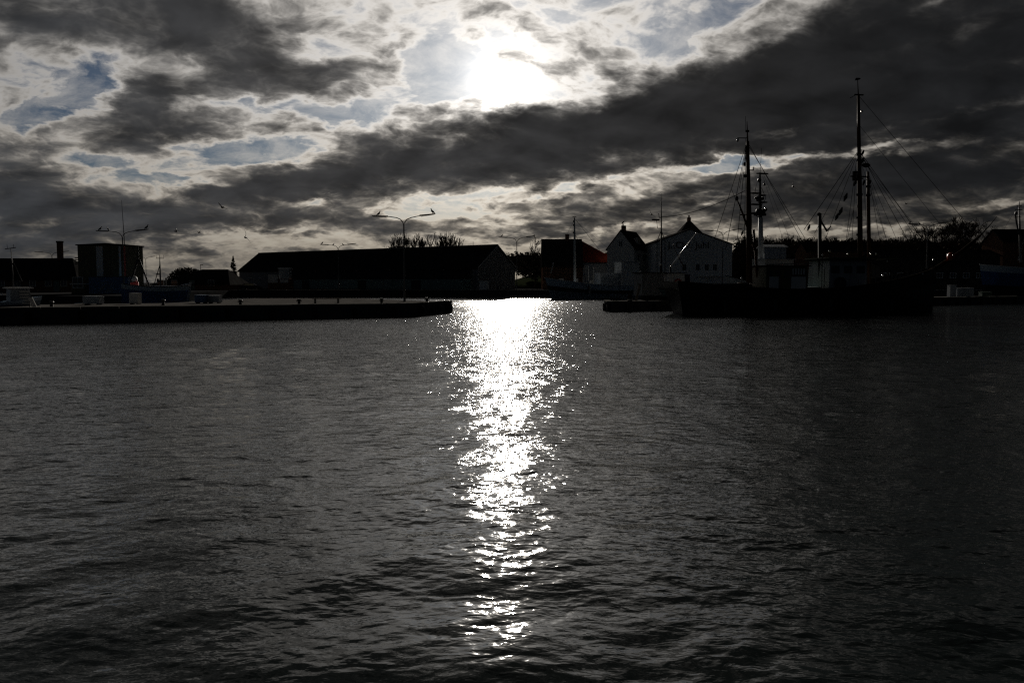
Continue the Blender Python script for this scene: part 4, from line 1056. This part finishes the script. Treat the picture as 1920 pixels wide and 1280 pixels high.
# ---- trawler with the white radar mast
F4 = Frame((X(1505, 116), 116), (X(1372, 111), 111))
tw2 = thing('trawler', 'trawler with a white pole mast crowded with radar platforms, behind the ship\'s mizzenmast', 'boat', F4.S, F4.rz)
def d4(t): return 2.4 + 1.8 * max(t - .35, 0) ** 2 * 2
rows4 = hull_rings(F4.L, 4.4, d4, rake=1., zk=-1., stern=.75)
skin(rows4, 0, 4, BLACKHULL, 'hull', tw2); skin(rows4, 4, 6, GREYPAINT, 'bulwark', tw2); deck_part(rows4, tw2, .7); rail_part(rows4, tw2, DARKSTEEL, .07)
cabin(tw2, F4.x(1475), F4.x(1420), 1.5, 1.8, F4.p(1440, 487).z, OFFWHITE, GREYPAINT, 4)
rm = mast(tw2, F4, [(1427, 500), (1426.5, 450), (1426, 408)], [.36, .33, .30], WHITE, 'pole_mast', 12)
MB().tube([F4.p(1426, 408), F4.p(1425.5, 370), F4.p(1425, 325)], [.22, .17, .1], 8).build('upper_mast', DARKSTEEL, rm)
line(rm, F4.p(1425, 330), F4.p(1428, 278), .03, name='whip_antenna', m=DARKSTEEL)
for (x0, x1, py, h) in ((1421, 1438, 325, .07), (1416, 1434, 402, .16), (1410, 1423, 362, .09), (1409, 1424, 383, .09), (1409, 1424, 400, .12), (1424, 1436, 379, .08), (1424, 1434, 366, .08)):
    a = F4.p(x0, py); c = F4.p(x1, py); MB().box(min(a.x, c.x), max(a.x, c.x), -.3, .3, a.z - h, a.z + h).build('platform', DARKSTEEL, rm)
for (px, py, r_) in ((1431, 397, .34), (1421, 396, .3), (1421, 373, .3), (1430, 372, .22), (1433, 346, .16), (1424, 338, .26), (1417, 371, .16), (1436, 393, .2)):
    MB().ball(F4.p(px, py), r_, r_, r_ * 1.2, 8, 6).build('radar_unit', DARKSTEEL, rm, smooth=True)
MB().ball(F4.p(1435, 391), .12).build('mast_light', CHROME, rm, smooth=True)
for (px0, py0, px1, py1) in ((1428, 352, 1436, 372), (1436, 372, 1428, 385), (1432, 346, 1433, 338), (1417, 362, 1417, 352), (1411, 400, 1424, 409)): line(rm, F4.p(px0, py0), F4.p(px1, py1), .045, name='strut', m=DARKSTEEL)
line(tw2, F4.p(1432, 328), F4.p(1490, 470), .022); line(tw2, F4.p(1430, 330), F4.p(1475, 470), .018); line(tw2, F4.p(1424, 328), F4.p(1378, 480), .018)
# ---- blue boat at the right edge
F5 = Frame((X(2010, 134), 134), (X(1846, 128), 128))
bb = thing('fishing_boat', 'fishing boat with a blue hull and pale bulwark bow at the right edge', 'boat', F5.S, F5.rz)
def d5(t): return 5.0 + 1.6 * max(t - .3, 0) ** 2
rows5 = hull_rings(F5.L, 5.2, d5, rake=1.1, zk=-1., stern=.7)
skin(rows5, 0, 3, BLACKHULL, 'hull', bb); skin(rows5, 3, 5, BLUEHULL, 'topside', bb); skin(rows5, 5, 6, PALEBLUE, 'bulwark', bb); deck_part(rows5, bb, .8); rail_part(rows5, bb, WHITE, .08)
cabin(bb, F5.x(1990), F5.x(1940), 1.7, 4.2, F5.p(1950, 455).z, WHITE, GREYPAINT, 3)
m5 = mast(bb, F5, [(1914, 492), (1912, 430), (1911, 378)], [.2, .15, .06], DARKSTEEL, 'mast', 8)
MB().ball(F5.p(1905, 400), .25, .25, .3, 7, 5).build('radar_unit', DARKSTEEL, m5); 
MB().tube([F5.p(1911, 440), F5.p(1906, 418), F5.p(1904, 402)], .12, 6).build('radar_arm', DARKSTEEL, m5)
for (x0, x1, py) in ((1904, 1916, 393), (1907, 1915, 386), (1904, 1914, 407)):
    a = F5.p(x0, py); c = F5.p(x1, py); MB().box(min(a.x, c.x), max(a.x, c.x), -.1, .1, a.z - .05, a.z + .05).build('crosstree', DARKSTEEL, m5)
MB().tube([F5.p(1921, 445), F5.p(1914, 470), F5.p(1909, 488)], .1, 6).build('boom', STEEL, bb)
line(bb, F5.p(1911, 382), F5.p(1850, 484), .02)
q = F5.p(1901, 518); q.y = 2.9; MB().ball(q, .13).build('glint_ball', CHROME, bb, smooth=True)  # polished ball added as a glint point on the boat

# ---- blue boat with an A-frame behind the left pier
F6 = Frame((X(228, 93), 93), (X(345, 95.5), 95.5))
lb6 = thing('fishing_boat', 'blue fishing boat with a tall A-frame mast behind the left pier', 'boat', F6.S, F6.rz)
def d6(t): return 2.3 + .3 * (1 - t) ** 2 * 2 + .35 * t ** 2
rows6 = hull_rings(F6.L, 3.4, d6, rake=.6, zk=-.9, stern=.8)
skin(rows6, 0, 5, BLUEHULL, 'hull', lb6); skin(rows6, 5, 6, PALEBLUE, 'bulwark', lb6); deck_part(rows6, lb6, .5); rail_part(rows6, lb6, DARKSTEEL, .05)
af = MB().tube([F6.p(245, 530), F6.p(258, 487)], .11, 6).tube([F6.p(280, 536), F6.p(261, 487)], .11, 6).build('a_frame', DARKSTEEL, lb6)
MB().tube([F6.p(259.5, 490), F6.p(259, 462)], [.08, .05], 6).build('top_pole', DARKSTEEL, af)
a = F6.p(248, 463.5); c = F6.p(270, 463.5); MB().box(a.x, c.x, -.05, .05, a.z - .04, a.z + .04).build('crossbar', DARKSTEEL, af)
MB().ring(F6.p(256, 484), .12, .03, 'y', 10, 4).build('shackle', STEEL, af)
MB().ball(F6.p(259, 491), .25, .14, .2, 6, 4).build('sheave', DARKSTEEL, af); MB().ball(F6.p(262, 500), .09, .08, .18, 6, 4).build('block', DARKSTEEL, af)
q = F6.p(252, 524); MB().ball(q, .34, .34, .4, 10, 7).build('radar_dome', WHITE, lb6, smooth=True); MB().box(q.x - .42, q.x + .42, -.5, .5, F6.p(250, 540).z, q.z - .3).build('radar_base', REDPAINT, lb6, bevel=.04)
cabin(lb6, F6.x(235), F6.x(262), 1.2, 2., F6.p(250, 540).z, BLUETARP, OFFWHITE, 2)
# ---- boat with lattice mast right of it
F7 = Frame((X(282, 102), 102), (X(352, 106), 106))
lb7 = thing('fishing_boat', 'small pale fishing boat with a single thin mast beside the hipped shed', 'boat', F7.S, F7.rz)
def d7(t): return 2.2 + .9 * t ** 3
rows7 = hull_rings(F7.L, 2.6, d7, rake=.6, zk=-.8, stern=.8)
skin(rows7, 0, 5, SLATEBLUE, 'hull', lb7); skin(rows7, 5, 6, GREYPAINT, 'bulwark', lb7); deck_part(rows7, lb7, .5)
cabin(lb7, F7.x(294), F7.x(322), .9, 1.8, F7.p(300, 537).z, OFFWHITE, GREYPAINT, 3)
m7 = mast(lb7, F7, [(301, 540), (300, 500), (299.5, 478)], [.12, .08, .035], DARKSTEEL, 'mast', 8)
a = F7.p(293, 484); c = F7.p(307, 484); MB().box(a.x, c.x, -.05, .05, a.z - .03, a.z + .03).build('crossbar', DARKSTEEL, m7)
for px in (294, 302, 306): line(m7, F7.p(px, 484), F7.p(px, 478), .025, name='aerial', m=DARKSTEEL)
MB().tube([F7.p(300, 495), F7.p(288, 537)], .05, 5).build('mast_leg', DARKSTEEL, m7)
MB().ball(F7.p(296, 514), .3, .2, .1, 6, 4).build('radar_unit', DARKSTEEL, m7); MB().ball(F7.p(296, 526), .16, .16, .3, 6, 4).build('radar_unit', DARKSTEEL, m7)
for px in (306, 309, 312): line(lb7, F7.p(px, 537), F7.p(px + .5, 521), .02, name='aerial', m=DARKSTEEL)
# ---- white boat at the far left behind the pier
F8 = Frame((X(-30, 69), 69), (X(66, 71.5), 71.5))
lb8 = thing('motor_boat', 'white motor boat with slatted cabin at the left edge behind the pier', 'boat', F8.S, F8.rz)
def d8(t): return 1.35 + .5 * t ** 2
rows8 = hull_rings(F8.L, 2.4, d8, rake=.5, zk=-.5, stern=.85)
skin(rows8, 0, 5, SLATEBLUE, 'hull', lb8); skin(rows8, 5, 6, PALEBLUE, 'bulwark', lb8); deck_part(rows8, lb8, .4)
c8 = cabin(lb8, F8.x(12), F8.x(52), .9, 1.2, F8.p(30, 541).z, GREYPAINT, WHITE, 0)
for i in range(5): a = F8.p(32, 546 + i * 5.5); c = F8.p(50, 546 + i * 5.5); MB().box(a.x, c.x, -.97, -.88, a.z - .09, a.z + .05).build('slat', OFFWHITE, c8)
m8 = mast(lb8, F8, [(26, 545), (23, 505), (20.5, 466)], [.07, .05, .03], DARKSTEEL, 'mast', 6)
a = F8.p(9, 467); c = F8.p(30, 464); MB().tube([a, c], .035, 5).build('crossbar', DARKSTEEL, m8)
for px in (14, 26): line(m8, F8.p(px, 466), F8.p(px - 1, 458), .015, name='aerial', m=DARKSTEEL)
line(lb8, F8.p(24, 488), F8.p(42, 527), .03, name='boom', m=STEEL)
q = F8.p(3, 552); MB().ball(q, .09, .09, .12).build('lamp', CHROME, lb8, smooth=True)

# ------------------------------------------------------------------ things on the piers and quay
def on_pier(name, label, cat, px, Y, z, build, group=None):
    t = thing(name, label, cat, (X(px, Y), Y, z), 0, group); build(t); return t
def crate(w, d, h, m, lidm=None):
    def f(t):
        MB().box(-w / 2, w / 2, -d / 2, d / 2, .08, h).build('body', m, t, bevel=.02)
        for sx in (-.35, .35): MB().box(sx * w - .05, sx * w + .05, -d / 2, d / 2, 0, .078).build('runner', TIMBER, t)
        MB().box(-w / 2 - .02, w / 2 + .02, -d / 2 - .02, d / 2 + .02, h + .003, h + .05).build('rim', lidm or m, t)
        for i in range(3): MB().box(-w / 2 + .06, w / 2 - .06, -d / 2 - .02, -d / 2 - .002, .14 + i * (h - .1) / 3, .08 + (i + .85) * (h - .1) / 3).build('slat', m, t)
    return f
on_pier('crate', 'pale grey crate on the left pier below the blue trailer', 'crate', 174, 74.2, PZ, crate(1.5, .9, .72, GREYPAINT))
on_pier('crate', 'tall pale crate on the left pier before the blue A-frame boat', 'crate', 253, 76.5, PZ, crate(.82, .8, .95, OFFWHITE))
on_pier('crate', 'grey crate on the left pier below the hipped shed', 'crate', 402, 80, PZ, crate(1.15, .9, .7, GREYPAINT))
on_pier('crate', 'dark blue crate on the left pier beside the grey one under the shed', 'crate', 377, 79.2, PZ, crate(1.0, .9, .75, BLUETARP))
on_pier('crate', 'pale crate on the right pier behind the ship\'s bow', 'crate', 1806, 119.5, .92, crate(2.4, 1.4, 1.3, GREYPAINT))
on_pier('crate', 'smaller pale crate on the right pier next to the larger one near the bow', 'crate', 1785, 118, .92, crate(.9, .9, 1.7, GREYPAINT))
on_pier('crate', 'dark green crate on the right pier between the pale crates and the blue bow', 'crate', 1848, 122, .92, crate(1.4, 1., .7, GREENBOX))
tg = tag(MB().tube([(-.32, 0, 0), (.32, 0, .03)], .07, 10).build('pipe', CHROME), 'short bright pipe lying on the left pier edge below the porch', 'pipe'); tg.location = (X(146, 67.5), 67.5, PZ + .25)
lp = thing('board', 'pale board leaning on a post at the left pier edge beside the white motor boat', 'board', (X(64, 65), 65, PZ))
MB().box(-.16, .16, -.05, .05, 0, .86, Matrix.Rotation(R(-24), 4, 'Y')).build('panel', OFFWHITE, lp)
MB().tube([(-.46, .05, 0), (-.46, .05, .8)], .05, 8).build('post', DARKSTEEL, lp)
bn = thing('bench', 'long low bench on the left pier with a sunlit seat, right of the crates', 'bench', (X(612, 79.5), 79.5, PZ), R(24))
for i in range(3): MB().box(-1.35, 1.35, -.24 + i * .17, -.09 + i * .17, .42, .47).build('slat', PLANK, bn)
for x in (-1.1, 1.1): MB().box(x - .06, x + .06, -.22, .22, 0, .417).build('leg', CONCRETE2, bn)
def bollard(t):
    MB().tube([(0, 0, 0), (0, 0, .05), (0, 0, .06), (0, 0, .38), (0, 0, .45), (0, 0, .52)], [.2, .2, .13, .12, .19, .14], 12).build('post', DARKSTEEL, t, smooth=False)
    MB().tube([(-.24, 0, .33), (.24, 0, .33)], .04, 8).build('cross_pin', DARKSTEEL, t)
b0 = None
for i, (px, Y, z, lb) in enumerate([(95, 64.5, PZ, 'bollard on the left pier nearest the leaning board'), (305, 72, PZ, 'bollard on the left pier before the blue A-frame boat\'s bow'), (450, 71.5, PZ, 'bollard on the left pier below the left end of the warehouse'),
                                    (560, 74, PZ, 'bollard on the left pier left of the long bench'), (715, 77, PZ, 'bollard on the left pier left of the tall lamp'), (800, 81, PZ, 'bollard near the tip of the left pier'), (1182, 88.5, .92, 'bollard on the right pier end beside the leaning gangplank'), (1262, 92.5, .92, 'bollard on the right pier beside the ship\'s stern')]):
    if b0 is None:
        b0 = t = thing('bollard', lb, 'bollard', group='mooring bollards on the piers'); bollard(t); t.location = (X(px, Y), Y, z)
    else: dup(b0, (X(px, Y), Y, z), 0, lb)
bigb = thing('mooring_post', 'thick dark mooring post with a pale rope turn near the right pier end', 'mooring post', (X(1182, 87), 87.3, .92))
MB().tube([(0, 0, 0), (0, 0, .85)], [.26, .24], 12).build('post', TIMBER, bigb); MB().ring((0, 0, .3), .27, .05, 'z', 14, 5).build('rope_turn', OFFWHITE, bigb)
gp = tag(MB().box(-.14, .14, 0, 2.1, -.03, .03, Matrix.Translation((0, 0, 0)) @ Matrix.Rotation(R(70), 4, 'X')).build('gangplank', PLANK), 'pale gangplank leaning up from the right pier to the dark fishing boat', 'gangplank')
gp.location = (X(1193, 93), 93, .95); gp.rotation_euler = (0, R(16), 0)
for i, px in enumerate((1147, 1151, 1156)):
    tag(MB().tube([(0, 0, 0), (0, 0, .6 - .08 * i)], .04, 6).build('stake', TIMBER), ['leftmost thin stake at the tip of the right pier', 'middle thin stake at the tip of the right pier', 'shortest thin stake near the tip of the right pier'][i], 'stake', 'thin stakes at the pier tip').location = (X(px, 88), 88, .92)
lad = thing('ladder', 'pale metal ladder end hanging at the waterline of the right pier end', 'ladder', (X(1181, 86.6), 86.75, 0))
for x in (-.25, .25): MB().tube([(x, -.42, -.6), (x, -.42, .9)], .03, 6).build('rail', STEEL, lad)
for i in range(4): MB().tube([(-.25, -.42, -.2 + i * .3), (.25, -.42, -.2 + i * .3)], .025, 6).build('rung', CHROME, lad)
# parked cars on the far quay, low dark shapes before the warehouse
def car(label, px, Y, m, rz=0):
    t = thing('parked_car', label, 'car', (X(px, Y), Y, QZ), rz)
    o_ = [(-2.1, .35), (2.1, .35), (2.12, .75), (1.25, .92), (.55, 1.42), (-1.0, 1.44), (-1.75, .98), (-2.1, .85)]
    b = MB(); b.prism(o_, -.85, .85, 'y'); b.build('body', m, t, bevel=.06)
    for s_ in (-1,): MB().prism([(1.0, .95), (.5, 1.34), (-.9, 1.36), (-1.45, .98)], -.895 , -.865, 'y').build('side_window', GLASS, t)
    for x in (-1.3, 1.3):
        for y in (-.78, .78):
            w_ = MB().tube([(x, y - .1, .32), (x, y + .1, .32)], .32, 14).build('wheel', RUBBER, t); MB().tube([(x, y - .115, .32), (x, y - .103, .32)], .18, 10).build('rim', STEEL, w_)
    for y in (-.6, .6): MB().box(2.115, 2.14, y - .18, y + .18, .6, .74).build('headlight', GREYPAINT, t)
car('dark parked car at the left end of the warehouse, half hidden by the pier', 470, 172, mat('dull_car_paint', (.03, .03, .035), .7, vary=.2, spec=0.), .1)

# ------------------------------------------------------------------ gulls
def loft(b, rings):
    n = len(rings[0]); p = [q for r_ in rings for q in r_]; f = []
    for i in range(len(rings) - 1):
        for j in range(n): f.append((i * n + j, (i + 1) * n + j, (i + 1) * n + (j + 1) % n, i * n + (j + 1) % n))
    f.append(tuple(range(n))); f.append(tuple(reversed(range((len(rings) - 1) * n, len(rings) * n)))); b.poly(p, f)
def gull_body(b, tilt):
    prof = [(-.30, .012, 0), (-.24, .045, 0), (-.14, .075, 0), (0, .095, -.01), (.1, .085, 0), (.165, .055, .035), (.20, .05, .07), (.235, .052, .085), (.27, .035, .085), (.285, .014, .08), (.33, .006, .07)]
    c, s_ = math.cos(tilt), math.sin(tilt); rings = []
    for (x, r_, z) in prof:
        rings.append([Vector((x * c - (z + r_ * math.sin(a)) * s_, r_ * math.cos(a), x * s_ + (z + r_ * math.sin(a)) * c)) for a in (2 * math.pi * j / 8 for j in range(8))])
    loft(b, rings)
def perched_gull():
    b = MB(); gull_body(b, R(38))
    for y in (-.03, .03): b.tube([(-.01, y, -.06), (.0, y, -.2)], .012, 5)
    for s_ in (-1, 1):   # folded wings
        b.poly([Vector((.08, s_ * .09, .10)), Vector((-.05, s_ * .105, .03)), Vector((-.26, s_ * .03, -.2)), Vector((-.12, s_ * .10, -.08)), Vector((-.0, s_ * .115, .02))], [(0, 4, 1), (1, 4, 3), (1, 3, 2), (0, 1, 2, 3, 4)])
    return b
def flying_gull(up, bank=0.):
    b = MB(); gull_body(b, R(4))
    for s_ in (-1, 1):
        rings = []
        for (y, x, z, ch_, th) in ((.05, .03, .03, .17, .03), (.28, .06, .03 + .28 * up, .15, .02), (.5, .02, .03 + .40 * up, .11, .012), (.68, -.10, .03 + .34 * up, .03, .006)):
            rings.append([Vector((x + ch_ / 2, s_ * y, z)), Vector((x, s_ * y, z + th)), Vector((x - ch_ / 2, s_ * y, z)), Vector((x, s_ * y, z - th))])
        loft(b, rings)
    return b
pg = perched_gull().build('seagull', GULLD, smooth=True).data
bpy.data.objects.remove([o_ for o_ in bpy.data.objects if o_.data is pg][0])
def perch(p, rz, label, s_=1.35):
    s_ *= .78
    o_ = bpy.data.objects.new('seagull', pg); COL.objects.link(o_); o_.location = p + Vector((0, 0, .2 * s_)); o_.rotation_euler = (0, 0, rz); o_.scale = (s_,) * 3
    tag(o_, label, 'seagull', 'seagulls perched on lamps and chimneys')
def lamp_spot(i, px):
    L_ = LAMP_OBS[i]; Y = L_.location.y; lx_ = (X(px, Y, LAMPS[i][1]) - L_.location.x) / L_.scale.x
    s_ = 1 if lx_ > 0 else -1; a = abs(lx_); rise = .22 if s_ > 0 else 0.
    z0 = 8.84 + rise * .4; z = z0 + .09 + (a - 1.65) / 1.65 * (.02 + rise * .6) if a > 1.65 else 8.55 + .15 * min(a, 1.6)
    return Vector((L_.location.x + lx_ * L_.scale.x, Y, L_.location.z + z * L_.scale.z))
for i, px, rz, lb, s_ in [(0, 710, .3, 'gull perched on the left arm of the tall lamp on the pier', 1.35), (0, 811, 2.8, 'gull perched at the right tip of the tall lamp on the pier', 1.5),
                      (1, 188, .4, 'gull at the left tip of the lamp above the olive box building', 1.5), (1, 203, 2.9, 'gull perched inward on the left arm of the lamp above the olive box building', 1.3), (1, 275, 0.2, 'gull at the right tip of the lamp above the olive box building', 1.6),
                      (2, 604, .2, 'gull at the left tip of the lamp above the warehouse roof', 1.6), (2, 625, .6, 'gull left of the pole on the lamp above the warehouse roof', 1.5), (2, 643, 2.9, 'gull right of the pole on the lamp above the warehouse roof', 1.5),
                      (3, 941, 0., 'gull on the left arm of the lamp left of the red-roofed house', 1.6), (7, 1706, .1, 'gull at the left tip of the lamp before the ridge trees', 1.6), (7, 1724, 2.9, 'gull inward on the left arm of the lamp before the ridge trees', 1.6)]:
    perch(lamp_spot(i, px), rz, lb, s_)
Mg = Matrix.Translation((X(1163, Yg), Yg, QZ)) @ Matrix.Rotation(R(-28), 4, 'Z')
perch(Mg @ Vector((-.2, 2, zr + 1.75)), .3, 'gull sitting on the chimney of the white gabled house', 2.3)
for (px, py, Y, up, yaw, roll, lb) in [(417, 389, 85, .35, 2.6, .5, 'gull gliding with spread wings high above the hipped shed, left of the warehouse'), (330, 434, 110, .5, .7, .5, 'small gull flying over the shed, nearest the A-frame boat'), (373, 436, 120, .3, 2.9, -.3, 'small gull flying over the hipped shed roof'),
                                       (460, 445, 75, .5, 1.7, 1.15, 'large dark gull banking steeply above the left end of the warehouse'), (1487, 350, 75, .5, 1.4, 1.1, 'gull banking between the ship\'s two masts'), (1221, 402, 95, .35, 1.3, .9, 'gull flying beside the pole mast above the lettered warehouse'), (1699, 382, 120, .4, .6, .4, 'tiny gull flying right of the foremast over the ridge lamp')]:
    o_ = flying_gull(up).build('seagull', GULLD, smooth=True); o_.location = at(px, py, Y); o_.rotation_euler = (roll, .15, yaw)
    tag(o_, lb, 'seagull', 'seagulls in flight over the harbour')
